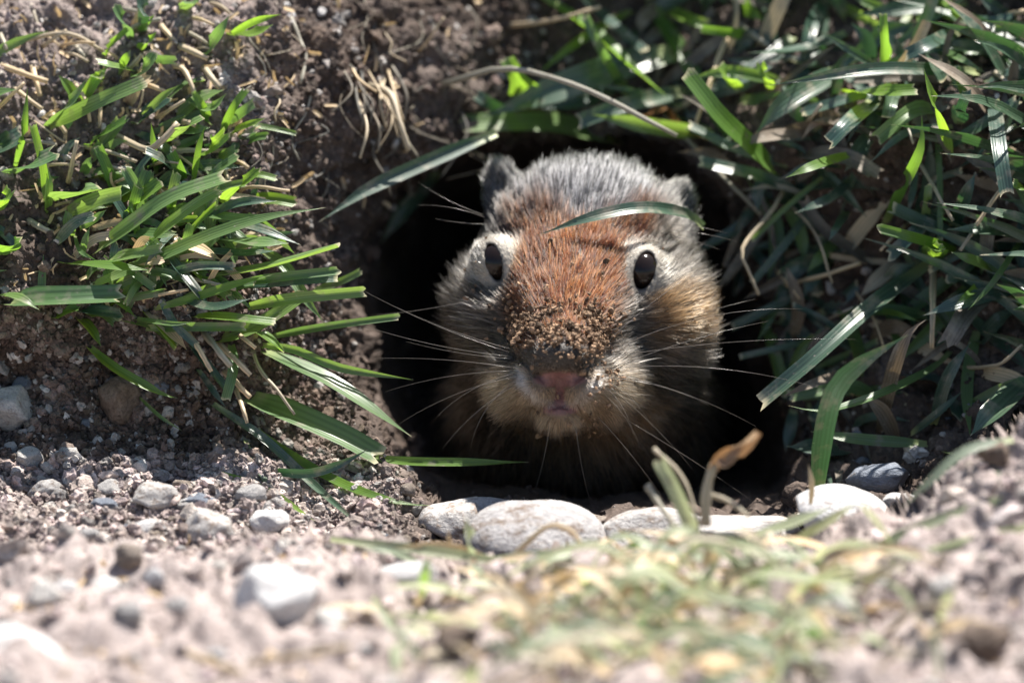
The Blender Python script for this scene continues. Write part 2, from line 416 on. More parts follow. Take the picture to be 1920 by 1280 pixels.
# stones on the left slope
stone(222, 752, 88, 96, 'c', 'angular brown stone with a pale top set in the dark slope', name='stone', cat='stone', var=3, lift=.35)
stone(22, 765, 105, 95, 'p', 'lumpy pale quartz stone at the foot of the dark slope', name='stone', cat='stone', var=0, lift=.3)
stone(45, 722, 44, 34, 'b', 'small bluish pebble on top of the lumpy quartz stone', lift=.4)
stone(302, 722, 42, 20, 'b', 'thin bluish pebble beside the bright lone grass blade')
stone(332, 732, 22, 20, 'p', 'tiny round white pebble at the tip of the lone blade')
stone(98, 745, 34, 26, 't', 'small dusty tan pebble between quartz and angular stone')
for a in [(52, 858, 66, 48, 'p', 'round dusty grey stone on the pebbly strip'), (88, 902, 72, 40, 'r', 'pale squared stone with a flat top on the strip'),
          (190, 950, 64, 28, 'b', 'flat blue grey slate pebble on the strip'), (292, 945, 100, 62, 'r', 'broad white stone half sunk in the strip'),
          (388, 1000, 100, 88, 'r', 'tall whitish angular stone on the strip'), (378, 950, 84, 46, 'b', 'slanted bluish stone behind the tall whitish one'),
          (464, 956, 64, 40, 'p', 'speckled grey round stone near the hanging blades'), (497, 992, 84, 50, 'w', 'pale lozenge stone near the blade tips'),
          (265, 990, 66, 46, 'w', 'white knobbly pebble in front of the slate'), (262, 880, 36, 34, 'w', 'upright whitish pebble at the slope foot'),
          (205, 920, 60, 40, 'p', 'grey pebble leaning on the broad white stone'), (350, 918, 56, 20, 't', 'thin flat tan chip on the strip'),
          (150, 1008, 70, 36, 'p', 'dusty pebble at the front edge of the strip'), (760, 932, 32, 30, 't', 'small tan pebble at the tip of the bright arching blade'),
          (20, 835, 30, 26, 'p', 'small grey pebble beside the round dusty stone')]:
    stone(*a[:5], a[5], name='pebble', cat='pebble', lift=.45)
# foreground stones, out of focus
for a in [(520, 1152, 155, 125, 'w', 'large white stone on the pale soil before the burrow'), (765, 1085, 125, 85, 'w', 'smooth white domed stone on the crest of the open soil'),
          (205, 1095, 66, 56, 'w', 'cream cube like stone on the open soil before the burrow'), (60, 1238, 190, 92, 'w', 'wide pale slab at the bottom of the slope'),
          (150, 1232, 130, 80, 'p', 'grey white stone touching the wide pale slab'), (78, 1130, 70, 76, 'p', 'greyish upright stone near the cream stone'),
          (292, 1112, 46, 40, 'w', 'small white pebble beside the cream stone'), (612, 1160, 74, 84, 'p', 'grey stone leaning on the large white stone'),
          (232, 1195, 60, 44, 'p', 'grey pebble among clods of the open soil'), (470, 1098, 44, 40, 'w', 'small pale pebble behind the large white stone'),
          (412, 1072, 40, 26, 't', 'tan chip on the crest of the open soil'), (850, 1236, 96, 60, 'c', 'dark brown clod doubling as a shadow spot on the pale open soil'),  # the dark clod also stands in for the shadow of a hollow
          (1550, 1145, 80, 52, 'p', 'pale stone beside the loose grass mat'), (1840, 1210, 110, 80, 'c', 'brown clod on the earth mound'),
          (1720, 1225, 86, 60, 'c', 'brown clod at the foot of the earth mound'), (1770, 1130, 60, 44, 'p', 'greyish pebble on the side of the earth mound'),
          (1880, 860, 70, 44, 'c', 'brown clod on the crest of the earth mound'), (335, 1160, 54, 40, 'p', 'rounded dusty pebble close by the large white stone'),
          (660, 1230, 60, 44, 'p', 'pale grey pebble below the leaning stone')]:
    stone(*a[:5], a[5], name='stone', cat='stone', lift=.9, pitch=.5)
def scatter_stones(n, xr, yr, smin, smax, kinds, label, group, keep=lambda a, b: True, name='pebble'):
    c = 0
    while c < n:
        px = rng.uniform(*xr); py = rng.uniform(*yr)
        if not keep(px, py): continue
        s = smin * (smax / smin) ** (rng.random() ** 1.8)
        k = kinds[int(rng.integers(len(kinds)))]
        h = rng.uniform(.5, .9); t = (s - smin) / (smax - smin); sz = ('coarse ' if t > .45 else '') + ('flattish ' if h < .65 else 'rounded ' if h > .78 else 'uneven ')
        stone(px, py, s, s * h, k, sz + label[k], sz + group[k], name=name, lift=.2); c += 1
names = {'r': 'dusty', 'p': 'grey', 'w': 'whitish', 'b': 'bluish', 't': 'tan', 'c': 'brown'}
scatter_stones(70, (-60, 760), (850, 1025), 13, 50, 'pprrtbw', {k: 'small %s pebble on the gravelly strip under the bank' % v for k, v in names.items()}, {k: 'small %s strip pebbles' % v for k, v in names.items()})
scatter_stones(34, (-60, 460), (590, 860), 12, 30, 'ptbtc', {k: 'little %s pebble embedded in the dark soil slope' % v for k, v in names.items()}, {k: 'little %s slope pebbles' % v for k, v in names.items()})
scatter_stones(26, (470, 1040), (-20, 240), 11, 28, 'wptc', {k: 'tiny %s pebble stuck in the earth wall above the burrow' % v for k, v in names.items()}, {k: 'tiny %s wall pebbles' % v for k, v in names.items()}, lambda a, b: poly_sd(np.array([a]), np.array([b]), HOLE)[0] < -10)
scatter_stones(22, (-40, 400), (0, 300), 10, 24, 'wpt', {k: 'tiny %s pebble among straw on the sunlit bank' % v for k, v in names.items()}, {k: 'tiny %s bank pebbles' % v for k, v in names.items()})
scatter_stones(52, (-40, 1960), (1050, 1300), 20, 62, 'ppwt', {k: 'loose %s pebble on the open soil before the burrow' % v for k, v in names.items()}, {k: 'loose %s pebbles on the open soil' % v for k, v in names.items()}, lambda a, b: b > np.interp(a, RIMX, RIMY) + 25)
scatter_stones(14, (1540, 1900), (760, 930), 12, 34, 'pbt', {k: 'small %s pebble in the shade under the tangled grass' % v for k, v in names.items()}, {k: 'small %s shaded pebbles' % v for k, v in names.items()}, lambda a, b: b < np.interp(a, RIMX, RIMY) - 15)

# ------------------------------------------------------------------ grass
def spline(pts, n):
    pts = np.asarray(pts, float)
    if len(pts) == 2: pts = np.array([pts[0], pts.mean(0), pts[1]])
    d = np.concatenate([[0], np.cumsum(np.linalg.norm(np.diff(pts[:, :2], axis=0), axis=1))]); d /= d[-1]
    e = np.concatenate([[2 * pts[0] - pts[1]], pts, [2 * pts[-1] - pts[-2]]])
    out = []
    for t in np.linspace(0, 1, n):
        i = min(np.searchsorted(d, t, 'right') - 1, len(pts) - 2); i = max(i, 0); f = (t - d[i]) / (d[i + 1] - d[i] + 1e-9)
        a, b, c, g = e[i], e[i + 1], e[i + 2], e[i + 3]
        out.append(.5 * (2 * b + (c - a) * f + (2 * a - 5 * b + 4 * c - g) * f * f + (3 * b - 3 * c + g - a) * f ** 3))
    return np.array(out)
def blade_path(pts, w0=None, lift=.5, n=12, anchor=True, clear=.06, w1=None):
    s = spline(pts, n); px, py = s[:, 0], s[:, 1]; t = np.linspace(0, 1, n)
    sw = surf_w(px, py)
    wb = float(sw[0]) if w0 is None else w0
    if w1 is not None: w = wb + (w1 - wb) * t
    else: w = wb - lift * np.sin(np.clip(t * 1.3, 0, 1) * math.pi / 2)
    # smooth obstacle clearance
    lim = sw - clear
    for _ in range(2): lim[1:-1] = np.minimum(lim[1:-1], .5 * (lim[:-2] + lim[2:]))
    w2 = np.minimum(w, lim)
    if anchor and w0 is None: w2[0] = sw[0] + .12
    return P(px, py, w2)
def blade_mesh(p, width, tip='p', roll=0., fold=.35, curl=0., lean=0.):
    n = len(p); t = np.linspace(0, 1, n)
    tan = unit(np.gradient(p, axis=0))
    cdir = np.broadcast_to(-VIEW + lean * SUN_DIR, p.shape); nr = unit(cdir - (cdir * tan).sum(-1, keepdims=True) * tan)
    side = np.cross(tan, nr)
    a = roll + curl * t; ca, sa = np.cos(a)[:, None], np.sin(a)[:, None]
    nr, side = nr * ca + side * sa, side * ca - nr * sa
    base = .55 + .45 * smooth(0, .28, t)
    if tip == 'p': prof = base * (1 - smooth(.55, 1.02, t) ** 1.25)
    elif tip == 'c': prof = base * (1 - .12 * t)
    else: prof = base * (1 - .25 * t)
    hw = (width * .58 * prof / np.maximum(.5, np.abs((nr * -VIEW).sum(-1)) / np.maximum(.3, np.sqrt(1 - (tan @ VIEW) ** 2))))[:, None]
    cols = np.array((-1, -.5, 0, .5, 1.)); V = []
    for c in cols:
        q = p + side * hw * c + nr * hw * fold * abs(c)
        if tip == 'c': q[-1] += tan[-1] * width * random.uniform(-.35, .35)
        V.append(q)
    V = np.stack(V, 1)
    uv = np.stack(np.broadcast_arrays((cols + 1)[None] / 2, t[:, None]), -1)
    idx = np.arange(n * 5).reshape(n, 5)
    f = np.stack([idx[:-1, :-1], idx[:-1, 1:], idx[1:, 1:], idx[1:, :-1]], -1).reshape(-1, 4)
    return V.reshape(-1, 3), f, uv.reshape(-1, 2)
TUFTS = {}
def tuft(key, px, py, label, group=None, w=None):
    b = surf(px, py) if w is None else P(px, py, w)
    o = link('grass_tuft', None, None, b); o.empty_display_size = .005
    tag(o, label, 'grass', group); TUFTS[key] = (o, b, px, py)
def nearest(zone, px, py):
    ks = [k for k in TUFTS if k[0] in zone]
    return min(ks, key=lambda k: (TUFTS[k][2] - px) ** 2 + (TUFTS[k][3] - py) ** 2)
def blade(pts, wpx, kind='g', tip='p', zone='L', name='blade', roll=None, fold=None, curl=None, label=None, cat=None, group=None, own=None, **kw):
    p = blade_path(pts, **kw)
    roll = rng.uniform(-.4, .4) if roll is None else roll
    v, f, uv = blade_mesh(p, wpx / 100, tip, roll, rng.uniform(.15, .55) if fold is None else fold, rng.uniform(-.5, .5) if curl is None else curl, rng.uniform(-.3, 1.3) if zone != 'F' else rng.uniform(.2, 1.4))
    if zone is None: par, b = None, p[0]
    else:
        par, b = TUFTS[own or nearest(zone, *pts[0][:2])][:2]
    o = link(name, mesh_from(name, v - b, f, LEAF[kind], True, None, uv), par, b if par is None else None)
    if par is None: tag(o, label, cat or 'grass blade', group)
    return o
tuft('L1', 433, 66, 'two leaved grass sprout on the bare top of the soil bank')
tuft('L2', 250, 80, 'small upright grass sprouts among straw at the bank top')
tuft('L3', 70, 270, 'wide mown grass blades with square cut tips beside bent straw')
tuft('L4', 400, 260, 'small bright tuft of cut blades at the edge of the earth wall')
tuft('L5', 240, 410, 'dense sunlit clump of broad green blades midway up the bank')
tuft('L6', 420, 520, 'clump of long green blades fanning out over the burrow mouth')
tuft('L7', 20, 560, 'broad pale folded grass leaf with a torn end over dark soil')
tuft('L8', 440, 740, 'drooping grass clump whose long blades hang down to the pebbles')
tuft('R1', 1110, 20, 'bright sunlit grass blades crossing above the burrow roof')
tuft('R2', 1200, 200, 'broad dusty blue green blades lying across above the animal head')
tuft('R3', 1380, 120, 'bright green blades slanting down beside the white straw')
tuft('R4', 1610, 120, 'tangle of flat shaded blades with a few lit cut tips')
tuft('R5', 1800, 100, 'grass clump with pale sunlit flat blades near the dark gap')
tuft('R6', 1700, 330, 'slender bright blades standing in deep shade of the bank')
tuft('R7', 1800, 500, 'short cut lime green stub growing out of shaded blades')
tuft('R8', 1660, 720, 'long arching shaded blades beside the burrow mouth')
tuft('F1', 1310, 1035, 'pale green blades standing on the burrow rim by the dry stalk', w=-4.6)
tuft('F2', 1180, 1150, 'loose mat of green and straw blades on the open soil before the burrow')
tuft('F3', 1480, 1180, 'pale blades looping over the open slope before the burrow')
tuft('F4', 1850, 930, 'long pale blades lying across the earth mound')
tuft('F5', 800, 1110, 'few thin blades on the bare soil before the burrow')

LB = [  # left bank: points, width, kind, tip
 ([(88,238),(180,192),(268,155)],25,'g','c'),([(87,240),(133,190),(163,147)],15,'g','p'),([(27,318),(43,247),(52,163)],11,'y','p'),
 ([(13,328),(60,307),(103,287)],25,'g','c'),([(87,385),(83,317),(63,233)],14,'y','c'),([(175,472),(240,425),(320,370),(425,333)],24,'g','c'),
 ([(262,478),(313,427),(367,383),(412,358)],18,'g','c'),([(156,543),(300,480),(400,438),(500,407),(612,389)],19,'g','p'),
 ([(387,404),(450,381),(520,377)],14,'b','p'),([(415,385),(460,343),(487,317)],16,'y','c'),([(378,296),(422,250)],22,'y','c'),
 ([(415,250),(440,200),(462,170)],14,'y','c'),([(426,230),(478,193)],17,'g','c'),([(428,252),(467,233),(500,221)],10,'y','p'),
 ([(355,190),(393,205),(425,175)],14,'g','p'),([(383,106),(405,70),(430,29)],18,'g','p'),([(430,66),(477,40),(527,27)],12,'y','p'),
 ([(430,67),(473,64),(513,46)],15,'y','p'),([(197,105),(213,80),(240,53)],10,'y','c'),([(240,74),(230,43),(216,10)],17,'g','c'),
 ([(265,58),(268,33),(266,-8)],20,'b','c'),([(263,60),(290,27)],9,'y','p'),([(261,95),(277,80),(294,59)],11,'y','p'),([(348,20),(370,-8)],18,'g','c'),
 ([(221,134),(235,112),(246,93)],14,'y','p'),([(255,134),(217,127),(180,119)],13,'g','c'),([(258,145),(277,123),(290,104)],20,'g','c'),
 ([(287,110),(330,112)],15,'g','c'),([(160,276),(200,247),(239,222)],12,'y','c'),([(310,268),(350,240),(381,224)],13,'g','c'),
 ([(338,249),(365,246),(394,239)],15,'g','p'),([(287,290),(327,315),(364,333)],14,'b','p'),([(124,400),(180,373),(231,359)],26,'g','c'),
 ([(98,378),(140,368),(182,357)],28,'g','c'),([(245,420),(250,383),(259,349)],19,'y','c'),([(-8,400),(5,380),(20,354)],19,'y','c'),
 ([(148,428),(177,410),(200,393)],14,'g','p'),([(178,157),(191,137)],17,'y','c'),([(-10,282),(12,270),(38,255)],30,'b','c'),
 ([(-8,553),(35,560),(74,581)],12,'g','p'),([(-8,480),(15,467),(40,453)],26,'y','c'),([(110,493),(190,497),(284,507)],15,'y','p'),
 ([(140,440),(150,470),(182,489)],7,'g','p'),([(197,490),(250,477),(301,465)],17,'g','c'),([(243,438),(290,438),(334,440)],17,'g','p'),
 ([(403,448),(483,455),(542,456)],18,'g','p'),([(398,414),(483,432),(564,459)],14,'b','p'),([(373,400),(437,408),(494,410)],14,'g','c'),
 ([(384,522),(500,503),(634,464)],17,'g','c'),([(445,531),(550,517),(636,508)],16,'g','c'),([(445,537),(550,528),(631,522)],14,'b','c'),
 ([(283,580),(367,557),(443,532),(511,515)],14,'y','p'),([(458,577),(550,560),(684,546)],20,'g','c'),([(578,550),(640,527),(676,509)],13,'g','c'),
 ([(405,640),(483,613),(574,552)],23,'g','c'),([(488,465),(533,497),(573,560),(607,604)],19,'g','p'),([(355,593),(440,598),(514,606)],14,'y','c'),
 ([(265,614),(367,613),(458,613)],16,'g','c'),([(250,598),(320,607),(364,603)],8,'g','p'),([(498,634),(567,620),(640,608),(746,594)],13,'g','c'),
 ([(478,618),(528,658)],18,'y','c'),([(478,646),(550,655),(640,690),(776,712)],14,'g','p'),([(480,652),(567,690),(640,727),(773,819)],21,'g','p'),
 ([(385,748),(427,777),(500,827),(600,920),(700,1006)],14,'b','p'),([(460,745),(533,773),(640,820),(707,858)],38,'g','c'),
 ([(466,795),(550,855),(650,910),(750,942),(812,947)],14,'y','p'),([(493,879),(575,886),(640,868),(692,841)],15,'b','p'),
 ([(675,854),(760,866),(880,868),(992,866)],14,'y','p'),([(400,883),(500,920),(592,977)],13,'y','p'),([(458,822),(490,890),(537,962)],9,'b','p'),
 ([(160,645),(217,693),(300,737),(334,746)],15,'y','p'),([(258,741),(300,780),(342,808)],6,'g','p'),([(370,690),(400,733),(424,764)],10,'b','p'),
 ([(433,640),(437,690),(423,748)],18,'g','c'),([(470,470),(520,440),(556,435)],12,'b','p'),([(330,330),(300,300),(270,285)],14,'b','c'),
 ([(300,350),(360,350),(420,362)],13,'b','p'),([(380,470),(450,480),(520,470)],14,'b','p'),([(300,520),(370,500),(440,500)],15,'b','c'),
 ([(340,560),(400,575),(470,560)],13,'b','p'),([(350,640),(390,690),(430,740)],13,'b','c'),([(330,430),(300,460),(270,500)],11,'b','p'),
 ([(310,470),(345,520),(400,590)],15,'b','p'),([(300,560),(330,610),(372,650)],14,'b','c'),
]
for pts, wd, k, tp in LB: blade(pts, wd, k, tp, 'L', lift=rng.uniform(.45, 1.2), clear=.22)
blade([(3,571),(70,566),(150,561),(228,557)], 32, 'g', 'c', 'L', lift=.7, roll=.1, fold=.5, curl=0)
# shorter filler blades in the left mat
for _ in range(150):
    px = rng.normal(290, 115); py = rng.normal(420, 110)
    if px < -40 or px > 470 or py < 190 or py > 600: continue
    a = rng.normal(.45, .8); l = rng.uniform(40, 120)
    ex, ey = px + l * math.cos(a), py - l * math.sin(a)
    blade([(px, py), ((px + ex) / 2, (py + ey) / 2 - rng.uniform(0, 14)), (ex, ey)], rng.uniform(9, 22), 'gbggydy'[int(rng.integers(7))], 'pcc'[int(rng.integers(3))], 'L', lift=rng.uniform(.05, .45))

RB = [
 ([(1277,100),(1170,125),(1040,170),(900,222)],44,'b','p',.8),([(1155,264),(1040,235),(940,232),(860,235)],31,'g','c',1.4),
 ([(1005,-10),(1107,60),(1173,120),(1252,182)],19,'y','p',1.5),
 ([(1190,18),(1103,67),(1040,113),(1005,143)],13,'y','p',1.2),([(1183,192),(1123,87),(1098,32)],15,'g','c',1.6),
 ([(1085,-10),(1140,40),(1208,98)],16,'b','c',1.1),([(1214,-10),(1240,40),(1280,100),(1330,200),(1385,290)],23,'y','p',1.6),
 ([(1250,18),(1290,36),(1330,48)],18,'y','c',1.2),([(1463,330),(1363,233),(1320,180),(1286,136)],27,'y','c',1.5),
 ([(990,172),(970,145),(952,115)],26,'y','c',1.6),([(820,318),(760,390),(712,458)],24,'b','p',.6),([(945,212),(893,178)],20,'b','c',.8),
 ([(1180,150),(1100,190),(1010,205)],20,'b','p',.9),([(1290,170),(1180,195),(1080,230)],26,'b','c',.8),([(1330,250),(1220,235),(1110,215)],24,'g','p',.7),
 ([(1405,64),(1360,60),(1316,54)],15,'y','c',1.5),([(1376,-8),(1433,40)],18,'y','p',1.2),([(1443,-8),(1447,80)],22,'b','c',.8),
 ([(1558,-10),(1523,43),(1500,122)],21,'b','p',1.5),([(1727,-8),(1690,60),(1672,140),(1640,225),(1605,320),(1567,425)],21,'b','p',1.4),
 ([(1657,122),(1657,75),(1655,29)],14,'y','c',1.8),([(1568,0),(1640,45),(1702,97)],14,'g','p',1.2),([(1750,-6),(1807,30),(1832,54)],15,'y','c',1.6),
 ([(1802,56),(1747,80),(1697,104)],21,'b','c',1.7),([(1742,92),(1766,147)],25,'b','c',1.6),([(1738,88),(1793,107),(1849,138)],10,'g','p',1.3),
 ([(1782,297),(1747,183),(1732,128)],14,'y','p',1.7),([(1655,428),(1703,333),(1727,273),(1728,216)],16,'y','p',1.8),
 ([(1849,137),(1747,132),(1647,130),(1547,143),(1440,161)],19,'b','p',1.5),([(1588,174),(1647,173),(1718,169)],19,'y','c',1.8),
 ([(1585,128),(1530,157),(1463,200),(1416,252)],31,'b','p',1.2),([(1643,190),(1597,230),(1556,272)],25,'b','c',1.5),
 ([(1602,287),(1530,310),(1472,334)],14,'y','p',1.9),([(1438,166),(1426,119)],15,'y','c',1.6),([(1382,172),(1349,125)],15,'y','c',1.5),
 ([(1862,176),(1873,277),(1886,362)],25,'b','c',1.8),([(1790,233),(1814,171)],17,'b','c',1.4),([(1788,427),(1830,322)],20,'b','p',1.2),
 ([(1733,427),(1741,345)],13,'g','c',1.1),([(1275,182),(1360,160),(1440,148)],26,'b','p',.7),([(1675,155),(1660,218)],23,'b','c',1.3),
 ([(1866,55),(1895,110),(1928,168)],22,'b','p',1.0),([(1795,471),(1730,450),(1648,428)],17,'y','c',1.7),([(1742,492),(1764,462)],20,'y','c',2.0),
 ([(1750,493),(1630,583),(1513,687),(1425,760)],25,'b','c',2.2),([(1532,940),(1540,830),(1563,733),(1613,680),(1705,626)],30,'b','p',1.8),  # second blade: its shade is painted by using the darker green
 ([(1648,810),(1673,700),(1703,627),(1738,598)],22,'n','p',1.3),([(1785,656),(1747,693),(1647,743),(1547,772),(1478,760)],11,'g','p',1.9),
 ([(1633,582),(1680,588),(1725,603)],8,'y','p',1.6),([(1847,530),(1793,568)],10,'y','p',1.6),([(1925,435),(1863,530),(1812,584)],9,'g','p',1.5),
 ([(1852,557),(1813,593),(1778,650)],30,'n','c',1.4),([(1925,533),(1800,567),(1730,592)],23,'b','p',1.3),([(1925,452),(1873,437),(1775,430)],18,'b','p',1.1),
 ([(1865,505),(1783,472)],15,'g','p',1.3),([(1588,396),(1554,452)],11,'b','p',1.2),([(1930,712),(1867,773),(1819,817)],31,'b','p',2.0),
 ([(1615,693),(1530,717),(1465,744)],13,'n','p',1.5),([(1930,360),(1900,345)],14,'y','c',1.4),([(1745,20),(1850,45),(1925,15)],18,'b','p',.9),
 ([(1495,60),(1420,130),(1300,180)],24,'b','p',.6),([(1600,60),(1500,95),(1400,100)],18,'b','p',.7),([(1480,250),(1560,235),(1650,260)],24,'n','p',.8),
 ([(1500,290),(1590,300),(1640,330)],26,'n','c',.9),([(1600,330),(1560,370),(1490,400)],14,'b','p',.6),
]
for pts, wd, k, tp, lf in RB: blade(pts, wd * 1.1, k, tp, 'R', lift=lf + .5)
blade([(930,250),(857,280),(700,350),(640,388),(598,416)], 24, 'b', 'p', 'R', w0=4.7, w1=3.1, clear=.25, roll=.1, curl=.1)
for (x, y, a, l, wd) in [(1195,228,.5,60,12),(1290,245,-.4,55,16),(1250,205,-.9,50,11)]:
    blade([(x, y), (x + l * math.cos(a), y - l * math.sin(a))], wd, 'o', 'c', 'R', lift=1.2)
# tangled, mostly shaded filler on the right bank
c = 0
while c < 230:
    px = rng.uniform(1180, 1990); py = rng.uniform(-60, 860)
    if poly_sd(np.array([px]), np.array([py]), HOLE)[0] > -6 or py > np.interp(px, RIMX, RIMY) - 30 : continue
    if px < 1330 and py > 240: continue
    if py > 620 and rng.random() < .45: continue
    a = rng.uniform(0, 2 * math.pi); a = a if rng.random() < .4 else rng.choice([.5, .2, 2.6, -.9, 3.6]) + rng.normal(0, .35)
    l = rng.uniform(70, 230); ex, ey = px + l * math.cos(a), py - l * math.sin(a)
    if poly_sd(np.array([ex]), np.array([ey]), HOLE)[0] > 25: continue
    m = ((px + ex) / 2 + rng.normal(0, 14), (py + ey) / 2 - rng.uniform(-5, 25))
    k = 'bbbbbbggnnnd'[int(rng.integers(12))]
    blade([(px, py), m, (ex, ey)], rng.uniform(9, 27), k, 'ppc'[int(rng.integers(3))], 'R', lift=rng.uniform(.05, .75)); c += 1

# blades hanging down beside the burrow mouth, in its shade
for _ in range(46):
    px = rng.uniform(1350, 1560); py = rng.uniform(270, 780)
    if poly_sd(np.array([px]), np.array([py]), HOLE)[0] > 20: continue
    a = rng.choice([-1.9, -1.2, -2.5, .4]) + rng.normal(0, .35); l = rng.uniform(80, 190)
    blade([(px, py), (px + l * .5 * math.cos(a) + rng.normal(0, 10), py - l * .5 * math.sin(a)), (px + l * math.cos(a), py - l * math.sin(a))], rng.uniform(9, 22), 'bbbgnn'[int(rng.integers(6))], 'pc'[int(rng.integers(2))], 'R', lift=rng.uniform(.1, .5))
FB = [
 ([(1322,1045),(1300,1000),(1265,920),(1234,862)],24,'f','c',-4.8),([(1900,824),(1810,845),(1740,905),(1690,955)],15,'f','p',-5.2),
 ([(1928,922),(1785,965),(1660,1015),(1560,1075)],16,'f','p',-6.2),([(1928,985),(1735,1040),(1610,1082),(1540,1150)],17,'f','p',-7.0),
 ([(1470,1068),(1560,1085)],14,'f','p',-7),([(1460,1180),(1540,1188),(1622,1184)],13,'y','p',-9.5),([(1590,1090),(1510,1165),(1515,1230),(1565,1290)],14,'f','p',-9),
 ([(700,1120),(740,1190),(746,1290)],15,'f','p',-9),([(800,1150),(870,1170),(960,1202)],14,'f','p',-8.8),([(620,1010),(800,1032),(960,1052),(1045,1040)],15,'f','p',-4.6),
 ([(880,1045),(878,1010),(873,968)],15,'f','p',-4.6),([(930,1050),(990,1045),(1060,1030)],14,'f','p',-4.8),([(1100,1035),(1050,1050),(1000,1070)],14,'f','p',-5.2),
 ([(1180,1050),(1250,1038),(1320,1050)],16,'f','p',-5.2),([(1400,1010),(1470,990),(1560,950)],16,'f','p',-4.6),([(1480,1020),(1540,985),(1610,940)],14,'f','p',-4.8),
]
for pts, wd, k, tp, w0 in FB: blade(pts, wd, k, tp, 'F', w0=w0, lift=.5)
blade([(1520,945),(1522,905),(1515,868)], 9, 'd', 'p', 'F', w0=-2.5, lift=.2)
for _ in range(230):
    px = float(np.clip(rng.normal(1240, 230), 740, 1760)); py = rng.uniform(1035, 1300)
    r0 = float(np.interp(px, RIMX, RIMY))
    if py < r0 + 8: continue
    a = rng.uniform(0, math.pi) * rng.choice([1, 1, -1]); l = rng.uniform(70, 230)
    ex, ey = px + l * math.cos(a), py - abs(l * math.sin(a)) * .55
    if ey < r0 - 25 and rng.random() < .85: ey = r0 + rng.uniform(0, 20)
    blade([(px, py), ((px + ex) / 2, (py + ey) / 2 - rng.uniform(0, 22)), (ex, ey)], rng.uniform(8, 16), 'ffgfffddddd'[int(rng.integers(11))], 'p', 'F', lift=rng.uniform(.2, 1.0), clear=.2)
for _ in range(34):                                     # longer arching blades of the mat
    px = rng.uniform(900, 1680); py = rng.uniform(1080, 1290); l = rng.uniform(140, 330); d = rng.choice([-1, 1])
    blade([(px, py), (px + d * l * .3, py - rng.uniform(40, 90)), (px + d * l * .7, py - rng.uniform(50, 100)), (px + d * l, py - rng.uniform(-10, 60))], rng.uniform(9, 15), 'ffd'[int(rng.integers(3))], 'p', 'F', lift=rng.uniform(1.0, 2.2), clear=.2)
# lawn that goes on beyond the picture, over the bank top
def lawn(name, label, n, sampler, lmin, lmax, kinds):
    V = []; F = []; U = []; o = 0
    for _ in range(n):
        b, k = sampler(); l = rng.uniform(lmin, lmax); a = rng.uniform(0, 2 * math.pi); ln = rng.uniform(.2, 1.3)
        d = np.array((math.cos(a) * ln, math.sin(a) * ln, 1)); d /= np.linalg.norm(d); t = np.linspace(0, 1, 7)[:, None]
        p = b + d * l * t + np.array((d[0], d[1], -.5)) * l * .5 * t ** 2
        v, f, uv = blade_mesh(p, rng.uniform(.12, .26), 'p', rng.uniform(-1, 1), .3, 0)
        V.append(v); F.append(f + o); U.append(uv); o += len(v)
    ob = link(name, mesh_from(name, np.concatenate(V), np.concatenate(F), LEAF[kinds], True, None, np.concatenate(U)))
    tag(ob, label, kind='stuff')
def s_top():
    px = rng.uniform(1050, 2230); py = rng.uniform(-255, -40); return surf(np.array(px), np.array(py)), 0
def s_right():
    px = rng.uniform(1960, 2235); py = rng.uniform(-200, 740); return surf(np.array(px), np.array(py)), 0
def s_left():
    px = rng.uniform(-315, -30); py = rng.uniform(100, 600); return surf(np.array(px), np.array(py)), 0
lawn('lawn_grass', 'green lawn grass continuing over the bank top', 620, s_top, 1.6, 4.6, 'g')
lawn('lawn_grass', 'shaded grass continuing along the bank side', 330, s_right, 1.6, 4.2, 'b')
lawn('lawn_grass', 'short mown grass continuing along the sunlit bank', 130, s_left, .6, 1.6, 'g')

# ------------------------------------------------------------------ straw, stalks and roots
def tube(p, r0, r1, sides=6, flat=1.0, wob=.12):
    n = len(p); tan = unit(np.gradient(p, axis=0)); ref = np.broadcast_to(-VIEW, p.shape)
    nr = unit(ref - (ref * tan).sum(-1, keepdims=True) * tan); sd = np.cross(tan, nr)
    r = np.linspace(r0, r1, n) * (1 + rng.uniform(-wob, wob, n)); V = []
    for k in range(sides):
        a = 2 * math.pi * k / sides; V.append(p + (sd * math.cos(a) + nr * math.sin(a) * flat) * r[:, None])
    V = np.stack(V, 1).reshape(-1, 3); idx = np.arange(n * sides).reshape(n, sides)
    f = np.stack([idx[:-1], np.roll(idx[:-1], -1, 1), np.roll(idx[1:], -1, 1), idx[1:]], -1).reshape(-1, 4)
    V = np.concatenate([V, p[:1], p[-1:]]); e = len(V)
    caps = [(e - 2, (k + 1) % sides, k, e - 2) for k in range(sides)] + [(e - 1, (n - 1) * sides + k, (n - 1) * sides + (k + 1) % sides, e - 1) for k in range(sides)]
    f = np.concatenate([f, [(a, b, c, c) for a, b, c, _ in caps]])
    t = np.concatenate([np.repeat(np.linspace(.2, .94, n), sides), [.2, .94]]); uv = np.stack([np.concatenate([np.tile(np.arange(sides) / sides, n), [0, 0]]), t], -1)
    return V, f, uv
def tri_faces(f):
    t = [];
    for a, b, c, d in f:
        t.append((a, b, c))
        if d != c: t.append((a, c, d))
    return np.array(t)
def look(pts, wpx):
    L = sum(math.dist(pts[i], pts[i + 1]) for i in range(len(pts) - 1)); c = math.dist(pts[0], pts[-1]) / L
    return ('long' if L > 95 else 'short' if L < 55 else 'medium') + (' bent' if c < .97 and len(pts) > 2 else '') + (' stout' if wpx > 11 else ' slender' if wpx > 6 else ' hair thin')
